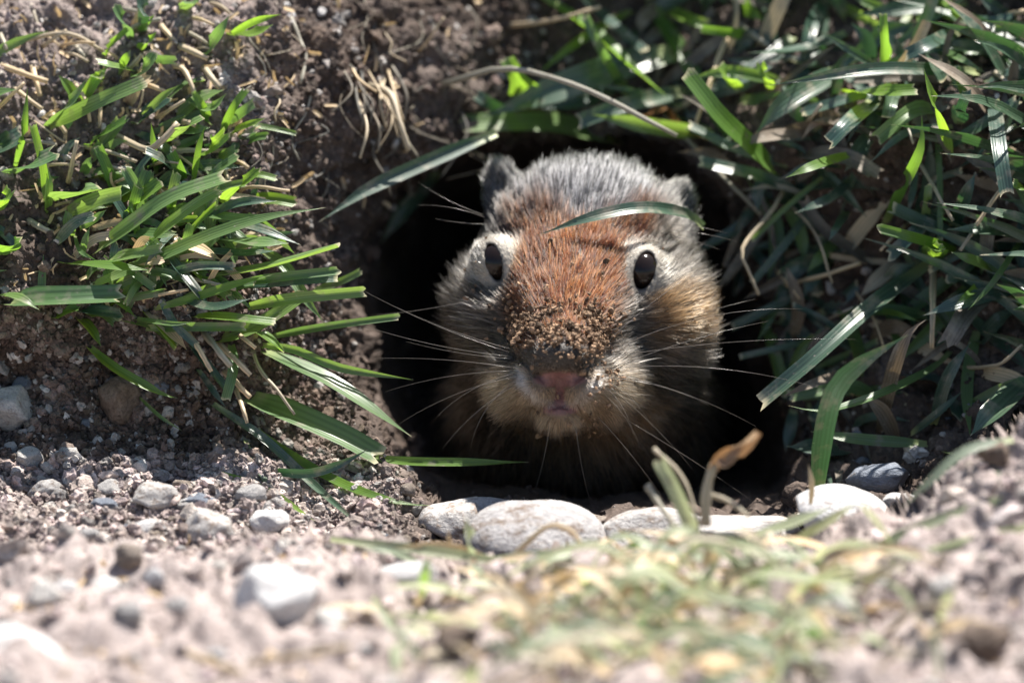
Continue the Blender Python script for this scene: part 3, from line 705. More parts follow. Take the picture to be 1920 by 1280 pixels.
def straw(pts, wpx, label, group=None, kind='d', name='dry_straw', cat='straw', flat=.6, taper=.75, lift=.35, **kw):
    p = blade_path(pts, lift=lift, n=14, **kw)
    p = p + .012 * np.stack([vnoise(p * 3 + k * 9) for k in range(3)], -1)
    V, f, uv = tube(p, wpx / 200, wpx / 200 * taper, 7, flat)
    o = link(name, mesh_from(name, V - p[0], tri_faces(f), LEAF[kind], True, None, uv), None, p[0])
    if group: a = look(pts, wpx); label = a + ' ' + label; group = a + ' ' + group
    return tag(o, label, cat, group)
GA = ('pale dry straw lying among the sunlit grass of the bank', 'straws in the sunlit grass')
GB = ('greyish dry straw hanging below the grass over dark soil', 'straws hanging from the grass')
GC = ('thin dry stem tangled in the shaded grass', 'stems in the shaded grass')
GD = ('bleached straw lying on the open soil before the burrow', 'straws on the open soil')
straw([(10,84),(123,62),(195,97)], 10, 'long pale straw arching over bare soil at the bank top')
straw([(207,247),(245,268),(280,280),(305,262),(333,230)], 15, 'flat brown straw bent sharply into a V shape', flat=.3, lift=.8)
for pts, wd in [([(317,123),(347,133),(373,193)],12),([(127,347),(135,305),(143,263)],11),([(143,273),(200,283),(257,303)],9),([(407,290),(437,353)],11),
                ([(290,223),(347,187)],9),([(190,160),(187,240)],9),([(53,220),(120,267)],4),([(-5,122),(90,153)],14),([(53,-5),(73,50)],8),([(333,85),(390,110)],14),
                ([(380,123),(412,165)],14),([(0,62),(12,95)],10),([(60,120),(75,180)],12),([(20,160),(80,205)],10),([(230,15),(270,25)],9),([(300,45),(330,80)],12),
                ([(263,560),(353,543)],8),([(343,517),(443,543)],10),([(50,413),(100,437)],15),([(180,305),(235,320)],9),([(210,345),(245,330)],7)]:
    straw(pts, wd, *GA, lift=.5)
for _ in range(30):
    x, y = rng.uniform(-20, 440), rng.uniform(-10, 330); a = rng.normal(.2, .9); l = rng.uniform(28, 85)
    straw([(x, y), (x + l * .5 * math.cos(a) + rng.normal(0, 4), y + l * .5 * math.sin(a) - 4), (x + l * math.cos(a), y + l * math.sin(a))], rng.uniform(5, 13), *GA, lift=rng.uniform(.2, .7), flat=.4)
straw([(447,363),(467,350),(543,357)], 8, 'thin tan straw curling out over the dark earth wall', lift=.6)
for pts, wd in [([(347,613),(370,650),(397,697)],12),([(380,620),(433,687)],15),([(407,640),(470,703)],13),([(417,693),(470,745)],13),([(443,623),(480,652)],10),([(440,727),(452,755),(463,793)],10)]:
    straw(pts, wd, *GB, lift=1.0)
straw([(473,650),(487,690),(517,727),(553,777)], 8, 'thin kinked stem dangling into the burrow mouth from the grass', lift=1.0)
straw([(543,27),(567,87),(573,110),(563,157)], 9, 'bent brown root hanging on the earth wall with a white end', lift=.4)
straw([(690,160),(730,175),(748,225),(766,283)], 15, 'stout pale straw hanging from the fibre bundle on the earth wall', lift=.7)
straw([(813,163),(890,140),(957,128),(1057,153),(1140,187),(1270,255)], 12, 'long white straw arching over the burrow roof', lift=2.0)
straw([(950,48),(1040,37),(1127,13)], 10, 'straight pale straw lying under the bright crossing blades', lift=1.0)
straw([(783,100),(833,32)], 6, 'short straight brown twig on the earth wall', lift=.4)
straw([(1377,43),(1347,110),(1303,240)], 11, 'white straw leaning down through the bright blades', lift=2.2)
straw([(1240,210),(1280,253),(1427,403)], 9, 'straight brown stem slanting down above the animal shoulder', lift=1.8)
straw([(1480,340),(1443,400),(1391,467),(1405,510),(1423,553)], 9, 'grey stem with a sharp kink beside the burrow mouth', lift=1.6)
straw([(1460,537),(1530,520),(1613,493)], 10, 'short pale stick lying in the shaded grass', lift=1.4)
straw([(1750,492),(1748,653)], 16, 'upright flat dry stem with a pointed lower end under the lime stub', flat=.3, lift=1.9, taper=.6)
straw([(1925,283),(1880,350),(1827,427)], 10, 'tan stem leaning in the dark gap by the pale flat blades', lift=1.2)
for pts, wd in [([(1800,690),(1870,683),(1917,647)],8),([(1693,213),(1713,270)],6),([(1723,303),(1787,413)],8),([(1373,37),(1447,90)],12),([(1627,-5),(1650,73)],12),
                ([(1500,245),(1540,195)],9),([(1480,380),(1530,440),(1560,530)],6),([(1600,540),(1640,600),(1660,660)],6),([(1550,600),(1600,575)],6),([(1700,420),(1650,470)],7),
                ([(1860,130),(1900,165)],10),([(1880,30),(1925,20)],12),([(1450,500),(1500,560)],5),([(1850,400),(1800,470)],9),([(1560,690),(1600,740)],6)]:
    straw(pts, wd, *GC, lift=1.2)
straw([(1225,840),(1280,895),(1312,985)], 9, 'thin pale stalk rising beside the green blade on the rim', w0=-4.4, w1=-4.8)
straw([(1213,910),(1240,950),(1268,990)], 13, 'short cut straw stub on the rim', w0=-4.4, w1=-4.8)
straw([(1328,925),(1365,938),(1405,968)], 11, 'tan curled straw below the dry seed stalk', w0=-4.6, w1=-5.0)
straw([(960,1045),(1000,1005),(1035,985),(1070,995),(1098,1032)], 12, 'pale straw arched in front of the large rim stone', w0=-4.6, w1=-4.8)
straw([(1440,1000),(1460,1080),(1482,1198)], 22, 'broad tan leaf stalk standing in the loose grass mat', flat=.4, w0=-6, w1=-8.5)
straw([(1200,1180),(1260,1120),(1340,1125),(1388,1162)], 15, 'looping pale straw in the loose grass mat', w0=-9.0, w1=-8.8)
for pts, wd in [([(300,1200),(380,1235),(455,1262)],16),([(465,1242),(560,1228),(655,1212)],14),([(960,1120),(1035,1060)],13),([(1185,1170),(1222,1098)],14),([(1050,1115),(1062,1190)],12),
                ([(970,1150),(1060,1165)],14),([(1100,1260),(1200,1230)],12),([(1270,1240),(1360,1265)],12),([(1580,1100),(1660,1060)],10),([(1660,1190),(1720,1140),(1800,1135)],12),([(830,1125),(960,1105)],10),([(690,1075),(640,1060)],9),
                ([(1300,1080),(1400,1095)],12),([(1480,1240),(1600,1255)],13),([(1010,1225),(1130,1210)],12)]:
    straw(pts, wd, *GD, lift=.7)
# dry seed stalk in front of the animal
def stalk():
    p = blade_path([(1322,985),(1325,915),(1340,868),(1362,842),(1388,832),(1416,806)], w0=-4.6, w1=-5.0, n=16)
    b = p[0]; o = link('seed_stalk', None, None, b); o.empty_display_size = .003
    tag(o, 'dry orange brown stalk with a withered curled tip in front of the animal', 'stalk')
    V, f, uv = tube(p[:9], .11, .08, 7, .7); link('stem', mesh_from('stem', V - b, tri_faces(f), LEAF['d'], True, None, uv), o)
    q = p[7:]; v, f, uv = blade_mesh(q, .24, 'x', .3, .6, 1.2); link('withered_leaf', mesh_from('withered_leaf', v - b, f, LEAF['t'], True, None, uv), o)
    q = blade_path([(1345,862),(1360,872),(1385,850),(1400,826)], w0=-5.0, w1=-5.2, n=8); v, f, uv = blade_mesh(q, .16, 'p', -.6, .6, -.5)
    link('withered_leaf', mesh_from('withered_leaf', v - b, f, LEAF['t'], True, None, uv), o)
stalk()
# fibre bundle and fine roots on the earth wall
for i in range(17):
    x = rng.uniform(640, 745); y = rng.uniform(120, 190); l = rng.uniform(45, 130)
    straw([(x, y), (x + rng.normal(12, 12), y + l * .5), (x + rng.normal(22, 18), y + l)], rng.uniform(3, 8), *(lambda k: ('frayed %s fibre in the root bundle on the earth wall' % k[1], '%s fibres of the root bundle' % k[1], k[0]))([('d', 'pale'), ('n', 'dark')][int(rng.random() < .5)]), 'root_fibre', 'root', lift=rng.uniform(.3, .9))
for i in range(36):
    x = rng.uniform(450, 900); y = rng.uniform(-10, 330); l = rng.uniform(40, 150)
    if poly_sd(np.array([x]), np.array([y]), HOLE)[0] > 5: continue
    straw([(x, y), (x + rng.normal(0, 16), y + l * .35), (x + rng.normal(0, 26), y + l * .7), (x + rng.normal(0, 34), y + l)], rng.uniform(2, 5), *(lambda k: ('%s root hanging on the shaded earth wall' % k[1], '%s roots on the earth wall' % k[1], k[0]))([('n', 'dark'), ('n', 'dark'), ('n', 'dark'), ('d', 'pale')][int(rng.integers(4))]), 'fine_root', 'root', lift=rng.uniform(.1, .5))
# tiny litter, too small to pick apart
def litter():
    V = []; F = []; U = []; o = 0
    for _ in range(520):
        if rng.random() < .6: px, py = rng.uniform(-60, 560), rng.uniform(-60, 560)
        elif rng.random() < .2: px, py = rng.uniform(450, 1000), rng.uniform(-40, 400)
        else: px, py = rng.uniform(0, 1920), rng.uniform(1020, 1300)
        if poly_sd(np.array([px]), np.array([py]), HOLE)[0] > 0: continue
        a = rng.uniform(0, 2 * math.pi); l = rng.uniform(10, 38)
        p = blade_path([(px, py), (px + l * math.cos(a) * .5 + rng.normal(0, 3), py + l * math.sin(a) * .5), (px + l * math.cos(a), py + l * math.sin(a))], lift=rng.uniform(.02, .2), n=5, anchor=False)
        v, f, uv = blade_mesh(p, rng.uniform(.02, .07), 'c', rng.uniform(-.8, .8), .4, 0); V.append(v); F.append(f + o); U.append(uv); o += len(v)
    tag(link('plant_litter', mesh_from('plant_litter', np.concatenate(V), np.concatenate(F), LEAF['d'], True, None, np.concatenate(U))), 'tiny dry plant fibres strewn over the soil', kind='stuff')
litter()

# ------------------------------------------------------------------ the ground squirrel
def uvw(px, py, w): return np.array(((px - 960) / 100, (640 - py) / 100, w))
ROT = np.stack([RIGHT, UPV, VIEW])                      # (u,v,w) rows -> scene
EYE_L, EYE_R, EYE_RAD = uvw(931, 490, 2.40), uvw(1205, 506, 2.26), .40
def eye_open(p):
    o = np.full(len(p), 9.)
    for c, sx in ((EYE_L, -1), (EYE_R, 1)):
        d = p - c - np.array((.05 * sx, 0, 0)); a = d[:, 0] * .97 - d[:, 1] * .24 * sx; b = d[:, 0] * .24 * sx + d[:, 1] * .97
        o = np.where(d[:, 2] < .35, np.minimum(o, np.hypot(a / (.135 if sx < 0 else .185), b / .36)), o)
    return o
def squirrel_field(X):
    def ell(px, py, w, rx, ry, rz, rot=0.):
        d = X - uvw(px, py, w)
        if rot:
            c, s = math.cos(rot), math.sin(rot); d = np.stack([d[..., 0] * c + d[..., 1] * s, -d[..., 0] * s + d[..., 1] * c, d[..., 2]], -1)
        r = np.array((rx, ry, rz)); k0 = np.linalg.norm(d / r, axis=-1); k1 = np.linalg.norm(d / r ** 2, axis=-1) + 1e-6
        return k0 * (k0 - 1) / k1
    def cap(a, b, r):
        pa = X - a; ba = b - a; h = np.clip((pa @ ba) / (ba @ ba), 0, 1); return np.linalg.norm(pa - h[..., None] * ba, axis=-1) - r
    def smin(a, b, k):
        h = np.clip(.5 + .5 * (b - a) / k, 0, 1); return b * (1 - h) + a * h - k * h * (1 - h)
    def smax(a, b, k): return -smin(-a, -b, k)
    def cone(a, b, ra, rb, su):
        sc = np.array((1 / su, 1, 1)); pa = (X - a) * sc; ba = (b - a) * sc; h = np.clip((pa @ ba) / (ba @ ba), 0, 1)
        return np.linalg.norm(pa - h[..., None] * ba, axis=-1) - (ra + (rb - ra) * h)
    f = ell(1106, 440, 4.5, 1.90, 1.46, 2.0)                       # skull
    f = smin(f, cone(uvw(1100, 455, 4.0), uvw(1050, 645, .45), 1.48, .62, 1.12), .35)   # forehead down to the snout
    f = smin(f, ell(1048, 662, .12, .66, .40, .85), .30)           # nose end
    f = smin(f, ell(1000, 722, .50, .46, .42, .80), .25)           # lip pads
    f = smin(f, ell(1098, 725, .50, .46, .42, .80), .25)
    f = smin(f, ell(1050, 775, .75, .42, .30, .75), .25)           # chin
    f = smin(f, ell(974, 732, 1.25, .58, .50, .85), .35)           # jowls
    f = smin(f, ell(1126, 735, 1.25, .58, .50, .85), .35)
    f = smin(f, ell(938, 590, 3.5, .92, 1.15, 1.5, .2), .8)       # cheeks
    f = smin(f, ell(1245, 592, 3.4, .96, 1.15, 1.5, -.2), .8)
    f = smin(f, ell(1066, 712, 2.5, 1.5, .98, 1.7), .6)            # jaw
    f = smin(f, ell(1090, 775, 6.9, 2.4, 1.9, 3.4), .8)           # chest and shoulders
    f = smin(f, ell(1110, 750, 11.5, 2.9, 2.4, 6.0), 1.0)          # trunk
    f = smin(f, ell(1098, 740, 4.4, 2.15, 1.30, 1.7), .8)           # neck ruff
    for px, py, rot in ((948, 366, .24), (1270, 404, -.26)):         # ears
        e = ell(px, py, 4.35, .36, .74, .34, rot); e = smax(e, -ell(px + (-4 if px < 1100 else 4), py - 4, 3.98, .18, .56, .22, rot), .08)
        f = smin(f, e, .34)
    for c, sx in ((EYE_L, -1), (EYE_R, 1)):                          # brow, lid rim and socket
        f = smin(f, np.linalg.norm((X - c - np.array((0, .02, .10))), axis=-1) - .50, .26)
        d = X - c - np.array((.05 * sx, 0, -.30)); d = np.stack([d[..., 0] * .97 + d[..., 1] * .24 * sx * -1, d[..., 0] * .24 * sx + d[..., 1] * .97, d[..., 2]], -1)
        f = smax(f, -(np.linalg.norm(d / np.array((.135 if sx < 0 else .185, .36, .60)), axis=-1) - 1) * .2, .04)
    f = smax(f, -cap(uvw(1004, 702, -.16), uvw(1034, 719, -.26), .06), .05)   # nostrils
    f = smax(f, -cap(uvw(1094, 702, -.16), uvw(1064, 719, -.26), .06), .05)
    f = smax(f, -cap(uvw(1048, 728, -.14), uvw(1049, 752, .06), .03), .05)    # cleft
    f = smax(f, -cap(uvw(1049, 760, .10), uvw(1012, 769, .10), .035), .06)   # mouth
    f = smax(f, -cap(uvw(1049, 760, .10), uvw(1088, 771, .10), .035), .06)
    return f
def surface_nets(field, lo, hi, h):
    n = np.ceil((hi - lo) / h).astype(int) + 1
    ax = [lo[k] + h * np.arange(n[k]) for k in range(3)]
    F = np.empty(n, np.float32)
    for i in range(0, n[0], 12):
        X = np.stack(np.meshgrid(ax[0][i:i + 12], ax[1], ax[2], indexing='ij'), -1); F[i:i + 12] = field(X)
    S = F < 0
    corners = [(a, b, c) for a in (0, 1) for b in (0, 1) for c in (0, 1)]
    cnt = sum(S[a:n[0] - 1 + a, b:n[1] - 1 + b, c:n[2] - 1 + c].astype(np.int8) for a, b, c in corners)
    I = np.argwhere((cnt > 0) & (cnt < 8)); vid = np.full(n - 1, -1, np.int32); vid[tuple(I.T)] = np.arange(len(I))
    val = np.stack([F[I[:, 0] + a, I[:, 1] + b, I[:, 2] + c] for a, b, c in corners], 1); ca = np.array(corners, float)
    acc = np.zeros((len(I), 3)); m = np.zeros(len(I))
    for i in range(8):
        for j in range(i + 1, 8):
            if np.abs(ca[i] - ca[j]).sum() == 1:
                x = (val[:, i] < 0) != (val[:, j] < 0); t = val[:, i] / np.where(x, val[:, i] - val[:, j], 1)
                acc += np.where(x[:, None], ca[i] + (ca[j] - ca[i]) * t[:, None], 0); m += x
    V = lo + h * (I + acc / m[:, None]); Q = []
    for k in range(3):
        a, b = [(1, 2), (2, 0), (0, 1)][k]
        s0 = [slice(1, n[d] - 1) for d in range(3)]; s0[k] = slice(0, n[k] - 1); s1 = list(s0); s1[k] = slice(1, n[k])
        A, B = S[tuple(s0)], S[tuple(s1)]; E = np.argwhere(A != B); flip = A[tuple(E.T)]
        base = E + np.array([0 if d == k else 1 for d in range(3)])
        ea = np.eye(3, dtype=int)[a]; eb = np.eye(3, dtype=int)[b]
        q = np.stack([vid[tuple((base - ea - eb).T)], vid[tuple((base - eb).T)], vid[tuple(base.T)], vid[tuple((base - ea).T)]], 1)
        q[~flip] = q[~flip][:, ::-1]; Q.append(q)
    return V, np.concatenate(Q)
SV, SF = surface_nets(squirrel_field, np.array((-2.2, -4.2, -1.5)), np.array((5.0, 3.8, 13.0)), .055)
def vert_normals(V, F):
    fn = np.cross(V[F[:, 2]] - V[F[:, 0]], V[F[:, 3]] - V[F[:, 1]]); n = np.zeros_like(V)
    for k in range(4): np.add.at(n, F[:, k], fn)
    return unit(n), fn
SN, SFN = vert_normals(SV, SF)
if ((SV - SV.mean(0)) * SN).sum(-1).mean() < 0: SF = SF[:, ::-1]; SN = -SN

NOSE = uvw(1048, 690, -1.0)
def pelt(p):
    """coat colour (base, tip), hair length and grizzle at points p (u,v,w)"""
    px = p[:, 0] * 100 + 960; py = 640 - p[:, 1] * 100; w = p[:, 2]
    nz = fbm(p * 1.6 + 3, 2); jit = rng.normal(0, 1, len(p))
    dl = np.linalg.norm(p - EYE_L, axis=-1); dr = np.linalg.norm(p - EYE_R, axis=-1); de = np.minimum(dl, dr)
    C = lambda *c: np.array(c)[None]
    col = np.repeat(C(.085, .075, .065), len(p), 0); ln = np.full(len(p), .62); griz = np.full(len(p), .55)
    def put(mask, c=None, l=None, g=None):
        nonlocal col, ln, griz
        m = np.clip(mask, 0, 1)
        if c is not None: col = col * (1 - m[:, None]) + C(*c) * m[:, None]
        if l is not None: ln = ln * (1 - m) + l * m
        if g is not None: griz = griz * (1 - m) + g * m
    mid = np.interp(py, [350, 450, 600, 700], [1095, 1085, 1052, 1047]); hw = np.interp(py, [330, 430, 520, 600, 680], [150, 140, 120, 98, 70])
    # crown: silver and black
    put(1 - smooth(360, 450, py + 30 * nz), (.052, .052, .056), .46, 1.0)
    # cheeks
    put(smooth(.9, 1.5, np.abs(px - mid) / hw) * smooth(480, 560, py), (.075, .063, .050), .60, .9)
    put(smooth(1195, 1235, px) * smooth(520, 560, py) * (1 - smooth(600, 680, py)), (.17, .10, .05), .45, .5)
    # rufous forehead and bridge
    orange = smooth(355, 440, py + 26 * nz + 12 * jit) * (1 - smooth(650, 690, py)) * (1 - smooth(.82, 1.12, np.abs(px - mid) / hw + .06 * jit))
    put(orange, (.060, .0215, .0075), .46, .5)
    put(orange * smooth(540, 640, py), (.066, .024, .0085), .24, .45)
    # nose band and muzzle
    d = np.hypot((px - 1048) / 72, (py - 672) / 30); put((1 - smooth(.8, 1.25, d)) * (w < .8), (.06, .05, .043), .08, .3)
    d = np.hypot((px - 1048) / 92, (py - 735) / 62); put((1 - smooth(.75, 1.2, d)) * (w < 1.2) * smooth(685, 705, py), (.26, .185, .12), .12, .2)
    lip = np.abs(np.hypot((px - 1049) / 70, (py - 697) / 60) - 1); put((1 - smooth(.06, .2, lip)) * smooth(685, 705, py) * (1 - smooth(750, 765, py)) * (w < 1.2), (.55, .48, .42), .10, 0)
    put(smooth(715, 790, py) * (w < 3.2), (.34, .235, .145), .34, .4)
    put(smooth(790, 840, py) * (w < 3.2), None, .8, .5)
    put(smooth(1.0, 1.4, np.abs(px - 1050) / 70) * smooth(680, 730, py) * (w < 2.4), (.32, .235, .155), .5, .5)
    put(smooth(800, 900, py) + smooth(3.6, 5.0, w) * smooth(640, 720, py), (.42, .35, .27), 1.35, .8)  # chest and ruff: colour lightened to make up for the weak light there
    # eye rings
    put((1 - smooth(.44, .66, de)), (.58, .52, .43), .20, .05)
    put((1 - smooth(1.1, 1.5, eye_open(p))), None, .07, 0)
    ear = np.minimum(np.hypot(px - 942, (py - 360) * .7), np.hypot(px - 1278, (py - 390) * .7)); put((1 - smooth(48, 78, ear)) * (w > 3.4), (.10, .095, .09), .26, .8)
    put(smooth(6, 8, w), (.2, .17, .14), .8, .5)
    return col, ln, griz
SKIN_C = pelt(SV)[0] * .45
px_, py_ = SV[:, 0] * 100 + 960, 640 - SV[:, 1] * 100
m = (1 - smooth(.85, 1.15, np.hypot((px_ - 1049) / 48, (py_ - 711) / 14))) * (SV[:, 2] < .6)
m = np.maximum(m, (1 - smooth(.8, 1.2, np.hypot((px_ - 1049) / 12, (py_ - 742) / 20))) * (SV[:, 2] < .6))
m = np.maximum(m, (1 - smooth(.8, 1.2, np.hypot((px_ - 1049) / 38, (py_ - 768) / 9))) * (SV[:, 2] < .6))
NAKED = m
SKIN_C = SKIN_C * (1 - m[:, None]) + np.array((.22, .105, .095)) * m[:, None]
de_ = np.minimum(np.linalg.norm(SV - EYE_L, axis=-1), np.linalg.norm(SV - EYE_R, axis=-1)); k = (1 - smooth(1.0, 1.22, eye_open(SV)))[:, None]
SKIN_C = SKIN_C * (1 - k) + np.array((.02, .016, .014)) * k

def skin_mat():
    m, nt, out = new_mat('squirrel_skin'); L = nt.links.new
    col = N(nt, 'ShaderNodeVertexColor', layer_name='Col').outputs[0]
    tc = N(nt, 'ShaderNodeTexCoord').outputs['Object']; n = noise(nt, 1800, 3, tc)
    b = N(nt, 'ShaderNodeBsdfPrincipled'); b.inputs['Roughness'].default_value = .55
    L(mixc(nt, 1, col, mixc(nt, ramp(nt, n, .3, .7), (.7, .7, .7), (1.2, 1.2, 1.2)), 'MULTIPLY'), b.inputs['Base Color'])
    L(bump(nt, n, .0004, .5), b.inputs['Normal']); L(b.outputs[0], out.inputs[0]); return m
def hair_mat(name, rough=.28):
    m, nt, out = new_mat(name); L = nt.links.new
    a = N(nt, 'ShaderNodeAttribute', attribute_name='Col')
    h = N(nt, 'ShaderNodeBsdfHairPrincipled'); h.model = 'CHIANG'; h.parametrization = 'COLOR'
    L(a.outputs['Color'], h.inputs['Color']); h.inputs['Roughness'].default_value = rough; h.inputs['Radial Roughness'].default_value = .5
    h.inputs['Random Roughness'].default_value = .2; h.inputs['IOR'].default_value = 1.38
    L(h.outputs[0], out.inputs[0]); return m
def eye_mat():
    m, nt, out = new_mat('eye_black'); b = N(nt, 'ShaderNodeBsdfPrincipled')
    tc = N(nt, 'ShaderNodeTexCoord').outputs['Object']; n = noise(nt, 120, 2, tc)
    nt.links.new(mixc(nt, n, (.006, .004, .004), (.016, .010, .007)), b.inputs['Base Color'])
    b.inputs['Roughness'].default_value = .10; b.inputs['Specular IOR Level'].default_value = .3
    nt.links.new(b.outputs[0], out.inputs[0]); return m
def to_scene(p): return p @ ROT
SQ_BASE = to_scene(uvw(1090, 965, 6.0))
squirrel = link('ground_squirrel', None, None, SQ_BASE); squirrel.empty_display_size = .02
tag(squirrel, 'ground squirrel with rusty forehead and dirt on its nose peering from the burrow', 'squirrel')
link('body', mesh_from('body', to_scene(SV) - SQ_BASE, SF, skin_mat(), True, SKIN_C), squirrel)
ev, ef = ico_sub(4); M_EYE = eye_mat()
for c, l in ((EYE_L, 'shaded dark eye'), (EYE_R, 'dark eye with a pale ring of fur')):
    e = link('eye', mesh_from('eye', ev * EYE_RAD, ef, M_EYE), squirrel, to_scene(c) - SQ_BASE); e['label'] = l

def build_fur(n, region, name, rad, seg=6, lscale=1.0, lift=(.12, .38), clump=.0, dens=None):
    tri = np.concatenate([SF[:, [0, 1, 2]], SF[:, [0, 2, 3]]])
    a = .5 * np.linalg.norm(np.cross(SV[tri[:, 1]] - SV[tri[:, 0]], SV[tri[:, 2]] - SV[tri[:, 0]]), axis=-1)
    cen = SV[tri].mean(1); wgt = a * region(cen); wgt = wgt / wgt.sum()
    t = rng.choice(len(tri), n, p=wgt); b = rng.random((n, 2)); sw = b.sum(1) > 1; b[sw] = 1 - b[sw]; bc = np.stack([1 - b.sum(1), b[:, 0], b[:, 1]], 1)
    p = (SV[tri[t]] * bc[..., None]).sum(1); nn = unit((SN[tri[t]] * bc[..., None]).sum(1)); nk = (NAKED[tri[t]] * bc).sum(1)
    col, ln, gz = pelt(p)
    de = np.minimum(np.linalg.norm(p - EYE_L, axis=-1), np.linalg.norm(p - EYE_R, axis=-1))
    keep = (nk < .45) & (eye_open(p) > 1.04); p, nn, col, ln, gz, de = [x[keep] for x in (p, nn, col, ln, gz, de)]; n = len(p)
    flow = p - NOSE; flow[:, 2] *= 1 - .4 * smooth(.2, 2.6, p[:, 2])
    sv = (p[:, 1] < -1.2) | (p[:, 2] > 3.8); flow = unit(flow)
    flow = flow + np.where(sv[:, None], np.array((0, -.45, 0)), 0) * smooth(-1.0, -1.8, p[:, 1])[:, None]
    tg = unit(flow - (flow * nn).sum(-1, keepdims=True) * nn)
    cl = np.stack([vnoise(p * 5 + k * 17) for k in range(3)], -1)                         # tufts lean together
    calm = np.where((p[:, 1] > -.1)[:, None], .16, .32); tg = unit(tg + calm * cl + rng.normal(0, .10, (n, 3)))
    lf = rng.uniform(*lift, n)[:, None] * np.where(de < .6, .5, 1)[:, None]
    ln = ln * lscale * rng.uniform(.6, 1.25, n) * (.9 + .25 * vnoise(p * 4 + 60))
    ce = np.where((np.linalg.norm(p - EYE_L, axis=-1) < np.linalg.norm(p - EYE_R, axis=-1))[:, None], EYE_L, EYE_R)
    toward = (tg * unit(ce - p)).sum(-1); ln = np.where((toward > .1) & (de < 1.1), np.minimum(ln, np.maximum(.045, (eye_open(p) - 1.0) * .26)), ln)
    s = np.linspace(0, 1, seg)
    d0 = unit(tg + nn * (lf * 1.5)); d1 = unit(tg + nn * lf * .25 + np.array((0, -.10, 0)))
    pts = p[:, None] - nn[:, None] * .02 + ln[:, None, None] * (d0[:, None] * (s - .5 * s ** 2)[None, :, None] + d1[:, None] * (.5 * s ** 2)[None, :, None])
    # colour along each hair
    r = rng.random(n); dark = (r < .42 * gz)[:, None, None]; pale = (r > 1 - .40 * gz)[:, None, None]
    base = col[:, None] * rng.uniform(.65, 1.3, (n, 1, 1)) * np.array((1, 1, 1.0))
    tcol = base * (0.42 + .75 * s)[None, :, None]
    tcol = np.where(pale, np.clip(base * (.5 + 2.2 * s)[None, :, None] + (.27 * gz ** 2)[:, None, None] * s[None, :, None] * (base / base.max(-1, keepdims=True)), 0, .82), tcol)
    tcol = np.where(dark, base * .22, tcol)
    tcol = np.clip(tcol, .008, .85)
    hc = bpy.data.hair_curves.new(name); hc.add_curves([seg] * n)
    P3 = (pts.reshape(-1, 3) @ ROT - SQ_BASE) * CM
    hc.attributes['position'].data.foreach_set('vector', P3.astype(np.float32).ravel())
    rr = rad * CM * rng.uniform(.7, 1.25, (n, 1)) * (1 - .8 * s ** 1.5)[None]
    at = hc.attributes.get('radius') or hc.attributes.new('radius', 'FLOAT', 'POINT'); at.data.foreach_set('value', rr.astype(np.float32).ravel())
    ca = hc.attributes.new('Col', 'FLOAT_COLOR', 'POINT'); C4 = np.ones((n * seg, 4), np.float32); C4[:, :3] = tcol.reshape(-1, 3); ca.data.foreach_set('color', C4.ravel())
    hc.materials.append(M_HAIR)
    o = link(name, hc, squirrel); o['kind'] = 'stuff'; return o
M_HAIR = hair_mat('squirrel_fur')
head_region = lambda c: (c[:, 2] < 6.0) * np.where(c[:, 2] < 1.0, 2.6, 1.0) * np.where(c[:, 1] < -1.6, .55, 1.0)
build_fur(90000, head_region, 'fur', .0060)
build_fur(24000, head_region, 'guard_hair', .0125, 6, 1.12, (.12, .40))
build_fur(9000, lambda c: ((c[:, 2] > 4.5) & (c[:, 2] < 9)) * 1.0, 'fur', .008, 6, 1.1)

# whiskers: each a tapered bristle
def wh_mat():
    m, nt, out = new_mat('whisker'); b = N(nt, 'ShaderNodeBsdfPrincipled'); tc = N(nt, 'ShaderNodeTexCoord').outputs['Object']
    n = noise(nt, 300, 2, tc); nt.links.new(mixc(nt, n, (.04, .035, .03), (.30, .27, .24)), b.inputs['Base Color'])
    b.inputs['Roughness'].default_value = .25; b.inputs['Specular IOR Level'].default_value = .8; nt.links.new(b.outputs[0], out.inputs[0]); return m
M_WH = wh_mat()
def whisker(x0, y0, w0, x1, y1, w1, bend, r=.0046):
    t = np.linspace(0, 1, 12)[:, None]; a, b = uvw(x0, y0, w0), uvw(x1, y1, w1)
    pr = np.array((-(b - a)[1], (b - a)[0], 0)); p = a + (b - a) * t + pr * bend * (t * (1 - t)) * 4 * .25 + np.array((0, 0, -.35)) * np.sin(t * math.pi) * np.linalg.norm(b - a) * .25
    V, f, uv = tube(to_scene(p), r, r * .3, 4, 1.0, 0); link('whisker', mesh_from('whisker', V - SQ_BASE, tri_faces(f), M_WH), squirrel)
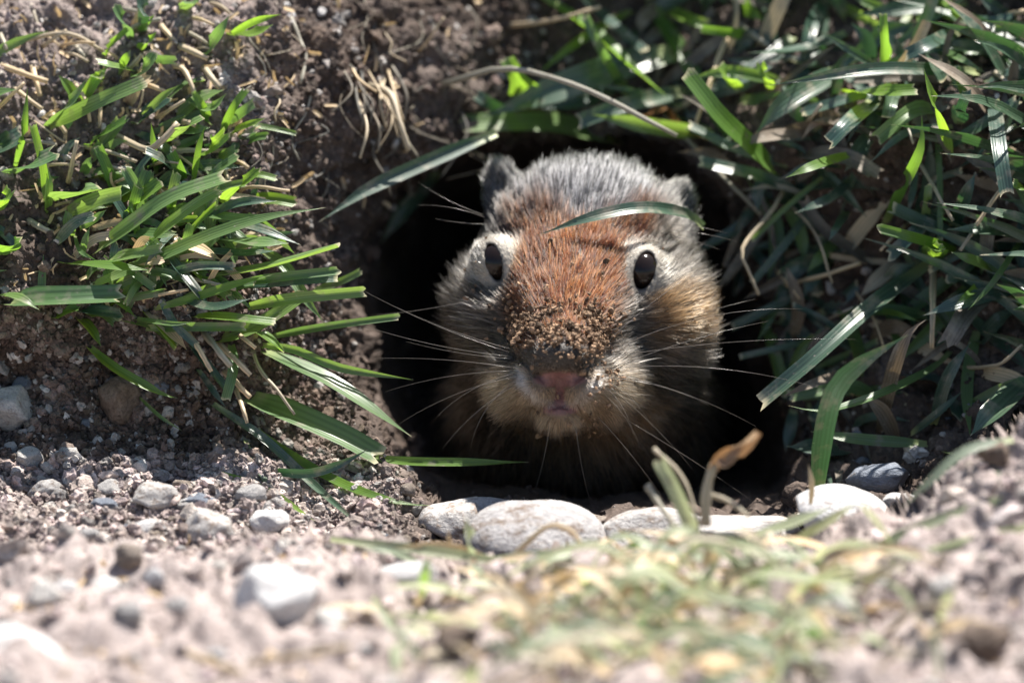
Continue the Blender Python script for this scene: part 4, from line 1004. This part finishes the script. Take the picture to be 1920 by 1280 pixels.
for a in [(955,660,.3,672,540,1.2,.1),(960,668,.2,668,606,1.0,.12),(965,690,.1,700,672,.6,-.1),(962,655,.4,742,575,1.6,.1),
          (965,700,.1,815,785,.2,-.3),(970,710,0,882,838,.1,-.4),(962,695,.1,720,735,.8,-.15),(968,720,0,830,840,.4,-.2),(958,672,.3,760,640,1.4,.1),(965,706,.1,740,800,.9,-.2),
          (1150,655,.3,1507,579,.8,.25),(1155,668,.2,1605,636,.6,.1),(1148,690,.1,1442,602,1.2,.1),(1150,690,.1,1562,735,.8,.2),
          (1130,720,0,1188,818,.0,.35),(1120,728,0,1200,838,.1,.3),(1140,715,0,1226,805,.3,.3),(1145,708,.1,1330,760,.6,.2),(1150,700,.1,1420,800,1.2,.15),(1140,722,.1,1300,880,1.2,.1),
          (905,400,2.4,782,338,2.6,.15),(908,405,2.4,780,382,2.4,-.2),(912,418,2.4,815,408,2.4,.1),(1262,420,2.4,1368,436,2.4,.15),(1265,430,2.4,1388,452,2.6,.12),(1262,440,2.4,1352,466,2.5,.1),
          (890,560,2.0,690,590,2.4,.1),(1290,600,2.0,1420,560,2.4,.1),(1030,800,.2,1000,930,.8,.1),(1080,800,.2,1110,950,.9,-.1),(1120,780,.3,1260,960,1.4,.1),(1180,790,1.0,1440,960,2.2,.05),(1140,640,.5,1290,520,1.4,.1)]:
    whisker(*a)
# dirt caught in the fur of the nose
def nose_dirt():
    sel = SV[(SV[:, 2] < 3.2)]; nn = SN[(SV[:, 2] < 3.2)]
    px = sel[:, 0] * 100 + 960; py = 640 - sel[:, 1] * 100
    wgt = 1.6 * np.exp(-((px - 1055) / 92) ** 4 - ((py - 618) / 36) ** 2) * (fbm(sel * 4, 2) > -.25) + .05 * np.exp(-((px - 1060) / 110) ** 2 - ((py - 540) / 70) ** 2)
    wgt += .35 * np.exp(-((px - 1130) / 26) ** 2 - ((py - 715) / 28) ** 2) + .10 * np.exp(-((px - 1090) / 60) ** 2 - ((py - 785) / 26) ** 2) + .08 * np.exp(-((px - 880) / 25) ** 2 - ((py - 560) / 40) ** 2) * (sel[:, 2] < 3)
    wgt *= (nn[:, 2] < .2); t = rng.choice(len(sel), 1500, p=wgt / wgt.sum())
    r = .011 * (6.0 ** (rng.random(1500) ** 1.7)); p = sel[t] + nn[t] * (.03 + rng.uniform(.0, .10, 1500))[:, None] + rng.normal(0, .015, (1500, 3))
    c = np.array((.27, .185, .12)) * rng.uniform(.25, 1.6, (1500, 1))
    tag(link('nose_dirt', crumb_mesh('nose_dirt', to_scene(p), r, c, 1)), 'brown soil crumbs stuck on the snout of the ground squirrel', kind='stuff')
nose_dirt()
# the single blade lying over the forehead
fb = P(np.array((1318, 1285, 1200, 1100, 1008)), np.array((425, 401, 391, 411, 441)), np.array((3.7, 3.05, 2.15, 1.8, 1.95)))
fb = spline(fb[:, [0, 2, 1]], 14)[:, [0, 2, 1]]
v, f, uv = blade_mesh(fb, .19, 'p', .5, .45, 0)
tag(link('loose_grass', mesh_from('loose_grass', v - fb[0], f, LEAF['b'], True, None, uv), None, fb[0]), 'single pale green grass blade lying across the squirrel forehead', 'grass blade')
